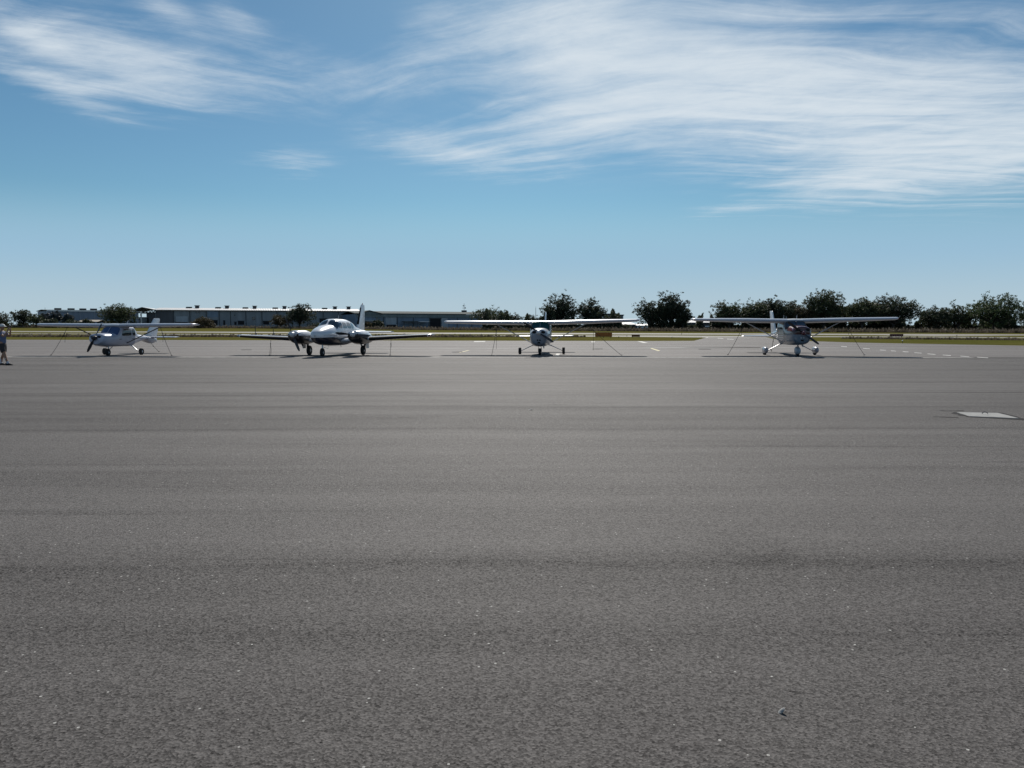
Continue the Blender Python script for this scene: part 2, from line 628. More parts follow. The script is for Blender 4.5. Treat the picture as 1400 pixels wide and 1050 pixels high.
# ------------------------------------------------------------------ high wing airplane
def cessna(name, loc, yaw, bank, label, P):
    root = empty(name, loc, R(yaw), label, 'airplane', 'airplanes parked in a row on the apron', bank=R(bank))
    zs = P['zs']            # vertical scale
    L = P['L']              # lengthwise scale behind the wing
    W_ = P['w']
    Z = lambda z: z * zs
    Fm = P['fus']
    rf, ct, cb = P['roof'], P['cowl_top'], P['cowl_bot']
    st = [(-2.32, 0.17, ct - 0.42, ct - 0.20, 2.2, .5), (-2.30, 0.30 * W_, ct - 0.55, ct - 0.10, 2.4, .5), (-2.22, 0.40 * W_, cb + 0.16, ct - 0.05, 2.6, .5),
          (-2.05, 0.46 * W_, cb + 0.06, ct - 0.02, 2.7, .55), (-1.6, 0.52 * W_, cb, ct, 2.8, .55), (-1.15, 0.56 * W_, cb - 0.02, ct + 0.02, 2.9, .55),
          (-0.62, 0.57 * W_, cb - 0.02, rf - 0.05, 3.6, .5), (-0.45, 0.57 * W_, cb - 0.02, rf, 3.8, .5), (0.7, 0.57 * W_, cb - 0.02, rf - 0.01, 3.8, .5),
          (1.05 * L, 0.54 * W_, cb + 0.01, rf - 0.06, 3.4, .5), (1.75 * L, 0.42 * W_, cb + 0.12, P['boom'] + 0.10, 2.8, .5), (3.0 * L, 0.30 * W_, cb + 0.25, P['boom'], 2.5, .5),
          (4.4 * L, 0.17, P['tb'] - 0.02, P['boom'] - 0.12, 2.4, .5), (5.2 * L, 0.05, P['tb'] + 0.08, P['boom'] - 0.22, 2.2, .5)]
    H = Hull(st)
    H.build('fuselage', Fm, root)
    # cowling part, windscreen, windows
    cw = H.patch('cowling', [(-2.2, 14), (-1.16, 14), (-1.16, 166), (-2.2, 166)], P['cowl_m'], root, off=0.012, n=25)
    MB().tube([(0.03, -1.2, ct - .005), (0.03, -2.0, ct - 0.015)], 0.012, 6).build('cowl_hinge', P['cowl_m'], cw)
    H.patch('windscreen', [(-1.13, 24), (-0.66, 40), (-0.66, 140), (-1.13, 156)], P['glass'], root, off=.010, n=21)
    MB().tube([(0.0, -1.14, ct + .03), (0, -0.9, (ct + rf) / 2 + .03), (0.0, -0.63, rf - 0.02)], 0.012, 6).build('windscreen_strip', Fm, root)
    zb, zt = P['win']
    for sd_ in (1, -1):
        d = H.patch('door', [(-0.62, cb + 0.18), (0.38, cb + 0.18), (0.38, zb - .03), (-0.80, zb - .03)], P['door_m'], root, sd_, off=0.004)
        H.patch('door_window', [(-0.72, zb), (0.34, zb), (0.34, zt), (-0.50, zt)], P['glass2'], d, sd_, off=0.007)
        MB().tube([(sd_ * 0.585 * W_, 0.1, zb - .12), (sd_ * 0.585 * W_, 0.26, zb - .12)], 0.012, 6).build('door_handle', STEEL, d)
        H.patch('window', [(0.45, zb), (0.95 * L, zb), (0.88 * L, zt), (0.45, zt)], P['glass2'], root, sd_, off=0.007)
        if P.get('stripes'):
            for k, (y0, y1, za, zb_, h, mm) in enumerate(P['stripes']):
                H.patch('stripe', [(y0, za), (y1, zb_), (y1, zb_ + h * 0.7), (y0, za + h)], mm, root, sd_, off=0.003 + 0.001 * k, n=12)
    H.patch('rear_window', [(1.12 * L, 45), (1.62 * L, 40), (1.62 * L, 140), (1.12 * L, 135)], P['glass2'], root, n=9)
    # intakes and lights on the nose
    if P['zs'] > 0.9:
        for sx in (-1, 1):
            disc_part('air_intake', (sx * 0.235 * W_, -2.305, ct - 0.20), 0.115, 0.075, HOLE, root)
            disc_part('landing_light', (sx * 0.065, -2.275, ct - 0.62), 0.045, 0.045, LENS if not P.get('dl') else HOLE, root)
        MB().box(-0.07, 0.07, -2.26, -2.2, ct - 0.80, ct - 0.72).build('carburettor_intake', HOLE, root)
    else:
        for sx in (-1, 1):
            disc_part('air_intake', (sx * 0.20, -2.305, ct - 0.18), 0.09, 0.06, HOLE, root)
    MB().tube([(0.22, -1.45, cb + .08), (0.23, -1.5, cb - 0.10)], 0.035, 10).build('exhaust', STEEL, root)
    propeller(root, (0, -2.38, P['hub']), P['prop_r'], P['prop_a'], DARKP, P['spin_m'])
    # wings
    sp = P['half']
    zr = P['wz']
    c1, c2 = P['chord']
    secs = [(0.40, -0.72, zr, c1, 0.15, 3.5), (sp * 0.47, -0.72, zr + P['rise'] * 0.45, c1, 0.15, 3.3), (sp - 0.2, -0.60, zr + P['rise'], c2, 0.14, 1.5)]
    for sd_ in (1, -1):
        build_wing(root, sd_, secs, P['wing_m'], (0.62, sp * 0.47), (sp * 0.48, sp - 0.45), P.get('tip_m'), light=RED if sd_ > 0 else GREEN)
        sx = sp * P.get('strut', 0.46)
        ws = sec_at(secs, sx)
        MB().tube([(sd_ * 0.54 * W_, -0.12, cb + 0.17), (sd_ * sx, -0.12, ws[2] - 0.10)], 0.062, 10, 0.42, (0, 1, 0)).build('wing_strut', P['strut_m'], root, 60)
    wing_piece([(-0.42, -0.74, zr + .005, c1 * 1.0, 0.125, 2.5), (0, -0.76, zr + .012, c1 * 1.02, 0.13, 2.5), (0.42, -0.74, zr + .005, c1 * 1.0, 0.125, 2.5)],
               0, 1.0, 'wing_centre', P['roof_m'], root)
    # tail
    fz0, fz1 = P['boom'] - 0.16, P['fin']
    yt = 4.95 * L
    fs = [(fz0 - .1, yt - 1.25, 1.55, 0.07), (fz0 + 0.15, yt - 1.05, 1.35, 0.08), (fz1 - .08, yt - 0.20 + .1, 0.86, 0.09), (fz1, yt - 0.05 + .1, 0.66, 0.06)]
    fin_piece(fs, 0, 0.6, 'tail_fin', P['fin_m'], root)
    fin_piece([(fz0 - 0.26, yt - 1.05, 1.28, 0.08)] + fs[1:], 0.61, 1.0, 'rudder', P['fin_m'], root)
    fin_piece([(fz0 - .08, yt - 2.1, 2.0, 0.03), (fz0 + .22, yt - 1.15, 1.0, 0.04)], 0, 0.9, 'dorsal_fin', P['fin_m'], root)
    tz = P['tailz']
    ts = P['tail_half']
    for sd_ in (1, -1):
        hs_ = [(sd_ * 0.06, yt - 0.75, tz, 1.25, 0.08, 0), (sd_ * ts, yt - 0.45, tz, 0.80, 0.08, 0)]
        wing_piece(hs_, 0, 0.6, 'stabilizer', P['wing_m'], root)
        wing_piece(hs_, 0.61, 1.0, 'elevator', P['wing_m'], root)
        wing_piece([(sd_ * (ts + .002), yt - 0.45, tz, 0.80, 0.08, 0), (sd_ * (ts + 0.07), yt - 0.36, tz, 0.6, 0.05, 0)], 0, 1.0, 'stabilizer_tip', P['wing_m'], root)
    MB().tube([(0, 4.5 * L, P['tb'] + .02), (0, 4.52 * L, P['tb'] - 0.09)], 0.012, 6).build('tie_down_ring', STEEL, root)
    # gear
    tr = P['tread'] / 2
    wr = P['wheel']
    for sd_ in (1, -1):
        lg = MB().tube([(sd_ * 0.38, 0.40, cb + 0.04), (sd_ * 0.55, 0.40, cb - 0.0), (sd_ * (tr - 0.28), 0.42, wr + 0.10), (sd_ * (tr - 0.07), 0.42, wr)],
                       [0.07, 0.065, 0.05, 0.04], 10, 0.45, (0, 1, 0)).build('main_leg', P['leg_m'], root, 60)
        wheel(lg, (sd_ * tr, 0.42, wr), wr, P['ww'])
        if P['pants']:
            x = sd_ * tr
            hp = Hull([(-0.02 - .1, 0.05, 0.24, 0.32, 2.2, .5), (0.05 - .1, 0.10, 0.15, 0.41, 2.4, .5), (0.28, 0.118, 0.085, 0.46, 2.6, .5),
                       (0.5, 0.115, 0.09, 0.46, 2.6, .5), (0.8, 0.08, 0.17, 0.39, 2.4, .5), (1.0, 0.02, 0.25, 0.31, 2.2, .5)], x)
            hp.build('wheel_fairing', P['leg_m'], lg, 18, 0.07)
    nw = P['nose']
    ng = MB().tube([(0, nw - 0.12, cb + 0.1), (0, nw - 0.04, wr * 2 + 0.10), ], 0.035, 10).build('nose_leg', STEEL, root, 60)
    fk = MB()
    for sx in (-1, 1):
        fk.tube([(sx * 0.035, nw - 0.05, wr * 2 + 0.12), (sx * 0.085, nw - 0.04, wr * 2 + 0.02), (sx * 0.09, nw, wr * 0.95)], 0.016, 6)
    fk.build('fork', DSTEEL, ng, 60)
    wheel(ng, (0, nw, wr * 0.98), wr * 0.98, P['ww'])
    if P['pants']:
        Hull([(nw - 0.36, 0.04, 0.24, 0.32, 2.2, .5), (nw - 0.28, 0.11, 0.14, 0.42, 2.4, .5), (nw - .05, 0.135, 0.075, 0.5, 2.6, .5), (nw + 0.15, 0.13, 0.09, 0.5, 2.6, .5),
              (nw + 0.4, 0.07, 0.2, 0.4, 2.4, .5), (nw + 0.55, 0.02, 0.27, 0.34, 2.2, .5)]).build('nose_fairing', GREYP, ng, 18, 0.07)
    MB().tube([(0, nw + 0.03, wr * 2 + 0.2), (0, nw + 0.5, cb + 0.06)], 0.015, 6).build('drag_link', DSTEEL, root)
    for (ax, ay, ah, al) in P['ants']:
        z0 = zr + 0.07
        MB().tube([(ax, ay, z0), (ax, ay + al, z0 + ah)], [0.016, 0.007], 6).build('antenna', WHITE2, root)
    return root, H, secs


# ------------------------------------------------------------------ ground and pixels
def terr(x, y):
    """the field rises very slightly behind the runway, more so to the left"""
    d = max(y, 1.0)
    t = min(max((d - 80) / 260, 0), 1)
    t = t * t * (3 - 2 * t)
    a = x / d
    A = 0.95 - 0.75 * min(max((a + 0.62) / 1.1, 0), 1)
    return t * A


def ray(px, py):
    return pix_dir(px, py)


def gnd(px, py, dmax=1200):
    """where the view ray through a pixel meets the ground"""
    d = ray(px, py)
    lo = None
    y = 2.0
    prev = 2.0
    while y < dmax:
        t = y / d.y
        z = CAM_H + d.z * t
        if z < terr(d.x * t, y):
            a, b = prev, y
            for _ in range(30):
                mid = (a + b) / 2
                t = mid / d.y
                if CAM_H + d.z * t < terr(d.x * t, mid): b = mid
                else: a = mid
            t = a / d.y
            return Vector((d.x * t, a, terr(d.x * t, a)))
        prev = y
        y *= 1.03
    t = dmax / d.y
    return Vector((d.x * t, dmax, terr(d.x * t, dmax)))


def atD(px, py, D):
    d = ray(px, py)
    t = D / d.y
    return Vector((d.x * t, D, CAM_H + d.z * t))


def strip(name, tops, bots, off, m, nx=60, ny=8, label=None, kind='structure'):
    """sheet on the ground between two image-space boundary curves [(px,py)...]"""
    def ev(c, x):
        return float(np.interp(x, [p[0] for p in c], [p[1] for p in c]))
    x0, x1 = max(tops[0][0], bots[0][0]), min(tops[-1][0], bots[-1][0])
    vs, fs = [], []
    for i in range(nx + 1):
        x = x0 + (x1 - x0) * i / nx
        a, b = gnd(x, ev(bots, x)), gnd(x, ev(tops, x))
        for j in range(ny + 1):
            p = a.lerp(b, j / ny)
            vs.append((p.x, p.y, terr(p.x, p.y) + off))
    for i in range(nx):
        for j in range(ny):
            k = i * (ny + 1) + j
            fs.append((k, k + ny + 1, k + ny + 2, k + 1))
    o = obj(name, vs, fs, m)
    tag(o, kind=kind)
    return o


def quad(name, pts, off, m, kind='structure', rise=0.0):
    ps = [gnd(*p) for p in pts]
    vs = [(p.x, p.y, p.z + off) for p in ps]
    c = obj(name, vs, [tuple(range(len(vs)))], m)
    if c.data.polygons[0].normal.z < 0:
        c.data.flip_normals()
    tag(c, kind=kind)
    return c


def asphalt_mat(name, base, lanes=True, grit=1.0, warm=(1.07, 0.985, 0.93)):
    m = bpy.data.materials.new(name)
    m.use_nodes = True
    N = NT(m.node_tree)
    b = N.n['Principled BSDF']
    tcn = N.node('ShaderNodeTexCoord')
    v = tcn.outputs['Object']
    x, y, z = N.sep(v)
    bend = N.m('MULTIPLY', N.m('SUBTRACT', N.noise(N.mul(v, (0.05, 0.02, 1)), 1.0, 2), 0.5), 1.4)
    wob = N.m('MULTIPLY', N.m('SUBTRACT', N.noise(N.mul(v, (0.35, 0.1, 1)), 1.0, 4, 0.6), 0.5), 0.35)
    bend = N.m('ADD', bend, wob)
    yy = N.m('ADD', N.m('ADD', y, bend), N.m('MULTIPLY', x, -0.012))
    # broad smears along the paving direction
    sm = N.noise(N.mul(v, (0.07, 1.1, 1)), 1.0, 6, 0.62)
    sm2 = N.noise(N.mul(v, (0.25, 0.35, 1)), 1.0, 4, 0.6)
    fine = N.noise(v, 75, 3, 0.65)
    vo = N.node('ShaderNodeTexVoronoi')
    N.put(vo.inputs['Vector'], v)
    vo.inputs['Scale'].default_value = 95
    vc = N.sep(vo.outputs['Color'])[0]
    mid_ = N.noise(v, 24, 5, 0.85)
    f = N.m('ADD', N.m('MULTIPLY', N.m('SUBTRACT', sm, 0.5), 0.75), 1.0)
    f = N.m('ADD', f, N.m('MULTIPLY', N.m('SUBTRACT', mid_, 0.5), 1.2 * grit))
    f = N.m('ADD', f, N.m('MULTIPLY', N.m('SUBTRACT', sm2, 0.5), 0.30))
    f = N.m('ADD', f, N.m('MULTIPLY', N.m('SUBTRACT', fine, 0.5), 1.2 * grit))
    f = N.m('ADD', f, N.m('MULTIPLY', N.m('SUBTRACT', vc, 0.5), 0.85 * grit))
    if lanes:
        q = N.m('DIVIDE', yy, 3.35)
        fr = N.m('ABSOLUTE', N.m('SUBTRACT', N.m('FRACT', q), 0.5))       # 0 at the seam
        lane = N.node('ShaderNodeTexWhiteNoise', noise_dimensions='1D')
        N.put(lane.inputs['W'], N.m('FLOOR', N.m('ADD', q, 0.5)))
        f = N.m('ADD', f, N.m('MULTIPLY', N.m('SUBTRACT', lane.outputs[0], 0.5), 0.16))
        brk = N.step(N.noise(N.mul(v, (0.12, 0.6, 1)), 1.0, 4, 0.6), 0.36, 0.58, 0.25, 1.0)
        seam = N.m('MULTIPLY', N.m('MAXIMUM', N.m('MULTIPLY', N.step(fr, 0.09, 0.0), 0.65), N.m('MULTIPLY', N.step(fr, 0.022, 0.006), 0.7)), brk)
        f = N.m('SUBTRACT', f, N.m('MULTIPLY', seam, 0.27))
        # occasional faint tyre scuffs
        sc = N.step(N.noise(N.mul(v, (0.05, 2.4, 1)), 1.0, 3, 0.6), 0.60, 0.74)
        f = N.m('SUBTRACT', f, N.m('MULTIPLY', sc, 0.36))
        st = N.step(N.noise(N.mul(v, (0.5, 1, 1)), 0.5, 5, 0.65), 0.60, 0.74)
        f = N.m('SUBTRACT', f, N.m('MULTIPLY', st, 0.22))
        # one old oil stain
        ex = N.m('DIVIDE', N.m('SUBTRACT', x, 1.75), 0.38)
        ey = N.m('DIVIDE', N.m('SUBTRACT', y, 5.5), 0.55)
        er = N.m('ADD', N.m('ADD', N.m('MULTIPLY', ex, ex), N.m('MULTIPLY', ey, ey)), N.m('MULTIPLY', N.m('SUBTRACT', N.noise(v, 3.0, 4, 0.6), 0.5), 1.6))
        f = N.m('SUBTRACT', f, N.step(er, 1.1, 0.1, 0.0, 0.10))
    col = N.mix(1.0, tuple(base * w for w in warm), (1, 1, 1), 'MULTIPLY')
    vm = N.node('ShaderNodeVectorMath', operation='SCALE')
    N.put(vm.inputs[0], col)
    N.put(vm.inputs[3], N.m('MAXIMUM', f, 0.15))
    # pale stone chips
    vo2 = N.node('ShaderNodeTexVoronoi')
    N.put(vo2.inputs['Vector'], v)
    vo2.inputs['Scale'].default_value = 26
    vo2.inputs['Randomness'].default_value = 1.0
    c2 = N.sep(vo2.outputs['Color'])
    chip = N.m('MULTIPLY', N.m('LESS_THAN', vo2.outputs['Distance'], 0.16), N.m('GREATER_THAN', c2[0], 0.955))
    out = N.mix(chip, vm.outputs[0], (0.42, 0.41, 0.38))
    N.l.new(out, b.inputs['Base Color'])
    b.inputs['Roughness'].default_value = 0.80
    N.l.new(N.m('MULTIPLY', N.m('MAXIMUM', f, 0.05), 0.13), b.inputs['Specular IOR Level'])
    bn = N.node('ShaderNodeBump')
    bn.inputs['Strength'].default_value = 0.38
    bn.inputs['Distance'].default_value = 0.006
    N.l.new(N.m('ADD', vo.outputs['Distance'], fine), bn.inputs['Height'])
    N.l.new(bn.outputs[0], b.inputs['Normal'])
    return m


def grass_mat(name, a, b_, c, sx=0.05, sy=0.35):
    m = bpy.data.materials.new(name)
    m.use_nodes = True
    N = NT(m.node_tree)
    b = N.n['Principled BSDF']
    b.inputs['Roughness'].default_value = 0.9
    b.inputs['Specular IOR Level'].default_value = 0.0
    v = N.node('ShaderNodeTexCoord').outputs['Object']
    n1 = N.noise(N.mul(v, (sx, sy, 1)), 1.0, 6, 0.65)
    n2 = N.noise(N.mul(v, (1, 2, 1)), 1.2, 5, 0.7)
    col = N.mix(N.step(n1, 0.42, 0.58), a, b_)
    col = N.mix(N.m('MULTIPLY', N.step(n2, 0.45, 0.68), 0.7), col, c)
    N.l.new(col, b.inputs['Base Color'])
    bn = N.node('ShaderNodeBump')
    bn.inputs['Strength'].default_value = 0.8
    bn.inputs['Distance'].default_value = 0.1
    N.l.new(N.noise(v, 3.0, 5, 0.7), bn.inputs['Height'])
    N.l.new(bn.outputs[0], b.inputs['Normal'])
    return m


ASPH = asphalt_mat('apron asphalt', 0.086)
ASPH2 = asphalt_mat('old pale asphalt', 0.135, lanes=True, grit=0.6)
ASPH3 = asphalt_mat('taxiway asphalt', 0.25, lanes=False, grit=0.5, warm=(1, 0.94, 0.80))
GRASS = grass_mat('mown grass', (0.072, 0.078, 0.018), (0.118, 0.106, 0.030), (0.150, 0.118, 0.050), 0.03, 0.18)
FIELD = grass_mat('rough field', (0.035, 0.034, 0.014), (0.06, 0.052, 0.022), (0.075, 0.06, 0.03))
LINE = mat('worn white line paint', (0.55, 0.54, 0.50), 0.7, spec=0.12, var=0.25, vscale=4)
LINEF = mat('faded line paint', (0.52, 0.51, 0.48), 0.8, spec=0.12, var=0.3, vscale=3)
LINEJ = mat('pale joint filler', (0.20, 0.195, 0.185), 0.8, spec=0.12, var=0.35, vscale=0.4)
LINEY = mat('worn yellow line paint', (0.62, 0.55, 0.30), 0.7, spec=0.12, var=0.2, vscale=4)
CONC = mat('pale concrete', (0.34, 0.335, 0.32), 0.9, spec=0.08, var=0.12, vscale=6, bump=0.3, bscale=40)
TAR = mat('dark tar', (0.048, 0.046, 0.045), 0.9, spec=0.04, var=0.2)

# terrain sheet out to the horizon
xs_, ys_ = [], []
vs, fs = [], []
yl = [-60, 0, 40, 70, 90, 110, 130, 150, 175, 200, 230, 260, 300, 340, 400, 500, 700, 1200, 2500, 5000, 9000]
nxg = 48
for y in yl:
    for i in range(nxg + 1):
        a = -1 + 2 * i / nxg
        hw = 400 + max(y, 0) * 1.6
        x = a * hw
        vs.append((x, y, terr(x, y) - 0.012))
for r in range(len(yl) - 1):
    for i in range(nxg):
        k = r * (nxg + 1) + i
        fs.append((k, k + 1, k + nxg + 2, k + nxg + 1))
tag(obj('ground', vs, fs, FIELD), kind='structure')

# near apron and the paler apron beyond the joint
YJ = gnd(700, 488.6).y
vs = [(-200, -40, 0), (200, -40, 0), (200, YJ + 2.0, 0), (-200, YJ + 2.0, 0)]
tag(obj('apron', vs, [(0, 1, 2, 3)], ASPH), kind='structure')
strip('parking_apron', [(-420, 463.6), (0, 464.4), (300, 465.1), (600, 465.7), (900, 466.2), (955, 466.0), (958, 461.2), (1060, 460.4), (1062, 464.5), (1100, 466.2), (1180, 468.6), (1240, 469.7), (1400, 472.6), (1700, 478)],
      [(-420, 488.9), (1700, 488.3)], 0.004, ASPH2, 110, 6)
# straight joint line
obj_line = obj('joint_line', [(-120, YJ - 0.32, .009), (gnd(1312, 488).x, YJ - 0.32, .009), (gnd(1312, 488).x, YJ + 0.02, .009), (-120, YJ + 0.02, .009)], [(0, 1, 2, 3)], LINEF)
tag(obj_line, kind='structure')

GR_TOP = [(-420, 445.4), (0, 447.6), (300, 448.6), (600, 451.4), (800, 452.8), (1100, 454.2), (1400, 455.6), (1700, 457)]
strip('mown_grass', GR_TOP, [(-420, 463.8), (0, 464.6), (300, 465.3), (600, 465.9), (900, 466.4), (1100, 466.6), (1180, 468.8), (1240, 469.9), (1400, 472.8), (1700, 478)], 0.002, GRASS, 90, 10)
# runway and parallel taxiway
strip('runway', [(-420, 452.0), (0, 452.5), (300, 453.4), (480, 454.2), (600, 454.8), (900, 455.5), (1200, 456.4), (1400, 457.2), (1700, 458.4)],
      [(-420, 453.2), (0, 453.9), (300, 455.0), (480, 456.2), (600, 456.7), (900, 457.4), (1200, 458.2), (1280, 459.6), (1400, 458.6), (1700, 460)], 0.006, ASPH3, 80, 4)
strip('taxiway', [(-420, 455.4), (0, 455.9), (300, 456.6), (420, 457.4), (600, 458.0)],
      [(-420, 455.9), (0, 456.5), (300, 457.5), (420, 458.2), (600, 458.1)], 0.006, ASPH3, 50, 2)
strip('taxiway', [(640, 458.7), (900, 458.6), (950, 458.9), (1060, 459.4), (1240, 460.2), (1330, 460.6), (1420, 461.3), (1700, 463)],
      [(640, 458.9), (780, 460.0), (900, 460.8), (950, 461.4), (1060, 460.9), (1240, 461.0), (1330, 461.8), (1420, 462.2), (1700, 464)], 0.006, ASPH3, 60, 3)

# painted marks
for pts, mm in [([(627, 482.2), (639.5, 479.2), (642, 479.2), (629.5, 482.2)], LINEY), ([(759, 486.8), (764, 486.8), (765.5, 483.6), (760.5, 483.6)], LINE),
            ([(888.5, 476.4), (891.5, 476.2), (903, 479.8), (900, 480.1)], LINEY), ([(871, 466.8), (877, 466.8), (886, 468.8), (880, 469)], LINE),
            ([(808, 467.0), (813, 467.0), (813.5, 468.0), (808.5, 468.0)], LINE), ([(648, 466.4), (664, 466.2), (663, 467.6), (648, 467.8)], LINEF)]:
    quad('painted_mark', pts, 0.010, mm)
for k, (xa, ya, xb, yb) in enumerate([(960, 460.6, 968, 461.3), (981, 462.2, 989, 462.9), (994, 463.4, 1003, 463.9), (1150, 473.6, 1158, 474.1), (1180, 476.2, 1189, 476.8), (1203, 478.5, 1211, 479.0),
                                      (1218, 479.6, 1225, 480.1), (1234, 480.7, 1242, 481.3), (1250, 482.2, 1260, 482.9), (1268, 483.8, 1279, 484.6),
                                      (1289, 485.4, 1300, 486.2), (1313, 486.9, 1325, 487.7), (1336, 488.4, 1351, 489.3)]):
    quad('painted_dash', [(xa, ya + 0.5), (xb, yb + 0.5), (xb, yb - 0.15), (xa, ya - 0.15)], 0.010, LINE if k in (9, 12) else LINEF)
# pale cross joint lines and hairline cracks in the parking apron
for (xa, ya, xb, yb, w) in [(400, 477.6, 1040, 475.3, 0.3), (880, 475.0, 1240, 475.9, 0.3)]:
    quad('pavement_joint', [(xa, ya + w), (xb, yb + w), (xb, yb - w), (xa, ya - w)], 0.008, LINEJ)
for (xa, ya, xb, yb, w) in [(810, 477.3, 824, 477.2, 0.28), (955, 477.4, 972, 477.5, 0.3), (618, 481.6, 632, 481.4, .25), (330, 478.5, 344, 478.4, .25)]:
    quad('pavement_crack', [(xa, ya + w), (xb, yb + w), (xb, yb - w), (xa, ya - w)], 0.012, TAR)
# square concrete pad let into the near apron
ps = [gnd(1308, 564.3), gnd(1364, 565.2), gnd(1393.5, 572.6), gnd(1326, 569.8)]
c = sum(ps, Vector()) / 4
root = empty('concrete_pad', c, 0, 'pale square concrete tie down pad let into the dark apron', 'pad')
out = [((p - c) * 1.0) for p in ps]
ring = []
n_ = 6
for i in range(4):
    for j in range(n_):
        p = out[i].lerp(out[(i + 1) % 4], j / n_)
        ring.append(p * (1 + random.uniform(-0.03, 0.02)))
L_ = len(ring)
MB().add([(p.x, p.y, 0.012) for p in ring] + [(p.x * 1.01, p.y * 1.01, 0.001) for p in ring],
         [tuple(range(L_))] + [(i, i + L_, (i + 1) % L_ + L_, (i + 1) % L_) for i in range(L_)]).build('slab', CONC, root)
jr = [p * random.uniform(1.1, 1.5) for p in ring]
MB().add([(p.x, p.y, 0.004) for p in jr] + [(p.x * .98, p.y * .98, 0.0045) for p in ring],
         [(i, (i + 1) % L_, (i + 1) % L_ + L_, i + L_) for i in range(L_)]).build('tar_seal', TAR, root)
rg_ = MB()
rg_.tube([(0.0 + 0.05 * math.cos(t), 0.02, 0.03 + 0.03 * math.sin(t)) for t in [k * PI / 6 for k in range(0, 7)]], 0.008, 6)
rg_.build('tie_down_ring', DSTEEL, root)
for (xa, ya, xb, yb) in [(1284, 561.4, 1318, 561.5), (1276, 569.8, 1310, 571.2)]:
    quad('pavement_crack', [(xa, ya + .35), ((xa + xb) / 2, ya + 0.9), (xb, yb + .4), (xb, yb - .5), ((xa + xb) / 2, ya + .3), (xa, ya - .2)], 0.003, TAR)
# stray leaf and pebble
for (px, py, s_, lab) in [(1068, 974.5, 0.015, 'small pale leaf fragment lying on the near asphalt'), (725, 560.5, 0.05, 'small white scrap lying mid apron')]:
    p = gnd(px, py)
    rg = [[(p.x + s_ * a * math.cos(t), p.y + s_ * 0.8 * a * math.sin(t), h + 0.012 * math.cos(t) * a) for t in [k * PI / 5 for k in range(10)]]
          for a, h in ((0.8, 0.002), (1.0, 0.009), (0.5, 0.014))]
    tag(MB().rings(rg).build('litter', CONC, None, 40), lab, 'litter')


# ------------------------------------------------------------------ vegetation
def leaf_mat(name, a, b_):
    m = bpy.data.materials.new(name)
    m.use_nodes = True
    N = NT(m.node_tree)
    b = N.n['Principled BSDF']
    b.inputs['Roughness'].default_value = 0.6
    b.inputs['Specular IOR Level'].default_value = 0.25
    v = N.node('ShaderNodeTexCoord').outputs['Object']
    oi = N.node('ShaderNodeObjectInfo')
    n1 = N.noise(v, 0.5, 3, 0.6)
    n2 = N.noise(v, 3.5, 2, 0.6)
    f = N.m('ADD', N.m('MULTIPLY', n1, 0.6), N.m('MULTIPLY', n2, 0.4))
    col = N.mix(N.step(f, 0.36, 0.64), a, b_)
    N.l.new(col, b.inputs['Base Color'])
    tr = N.node('ShaderNodeBsdfTranslucent')
    N.l.new(col, tr.inputs[0])
    mx = N.node('ShaderNodeMixShader')
    mx.inputs[0].default_value = 0.30
    N.l.new(b.outputs[0], mx.inputs[1])
    N.l.new(tr.outputs[0], mx.inputs[2])
    N.l.new(mx.outputs[0], N.n['Material Output'].inputs[0])
    return m


LEAF = leaf_mat('oak leaves', (0.042, 0.054, 0.026), (0.095, 0.11, 0.052))
LEAFD = leaf_mat('dark leaves', (0.032, 0.041, 0.026), (0.068, 0.080, 0.046))
LEAFG = leaf_mat('green leaves', (0.045, 0.066, 0.026), (0.10, 0.13, 0.055))
LEAFB = leaf_mat('brownish leaves', (0.045, 0.038, 0.020), (0.085, 0.068, 0.036))
LEAFF = leaf_mat('haze toned far leaves', (0.05, 0.062, 0.066), (0.08, 0.094, 0.10))  # bluish distance haze is mixed into the leaf colour
BARK = mat('bark', (0.055, 0.045, 0.038), 0.95, var=0.3, vscale=6)
WEED = leaf_mat('dry weeds', (0.075, 0.060, 0.042), (0.16, 0.13, 0.095))
WEEDP = leaf_mat('pale seed heads', (0.16, 0.14, 0.11), (0.28, 0.25, 0.21))


def tris(centers, size, squash=1.0, seed=0):
    """random small triangles round given centres"""
    n = len(centers)
    a = rng.normal(size=(n, 3))
    a /= np.linalg.norm(a, axis=1)[:, None]
    b = rng.normal(size=(n, 3))
    b -= (b * a).sum(1)[:, None] * a
    b /= np.linalg.norm(b, axis=1)[:, None]
    s_ = (size * rng.uniform(0.55, 1.35, n))[:, None]
    v0 = centers + a * s_
    v1 = centers - a * s_ * 0.6 + b * s_ * 0.62
    v2 = centers - a * s_ * 0.6 - b * s_ * 0.62
    return np.stack([v0, v1, v2], 1).reshape(-1, 3)


def tri_obj(name, V, m, parent=None, idx=None):
    n = len(V) // 3
    me = bpy.data.meshes.new(name)
    me.vertices.add(len(V))
    me.vertices.foreach_set('co', V.astype(np.float32).ravel())
    me.loops.add(len(V))
    me.loops.foreach_set('vertex_index', np.arange(len(V), dtype=np.int32))
    me.polygons.add(n)
    me.polygons.foreach_set('loop_start', np.arange(0, 3 * n, 3, dtype=np.int32))
    for mm in (m if isinstance(m, (list, tuple)) else [m]):
        me.materials.append(mm)
    if idx is not None:
        me.polygons.foreach_set('material_index', idx.astype(np.int32))
    me.update(calc_edges=True)
    me.validate()
    o = bpy.data.objects.new(name, me)
    COL.objects.link(o)
    if parent: o.parent = parent
    return o


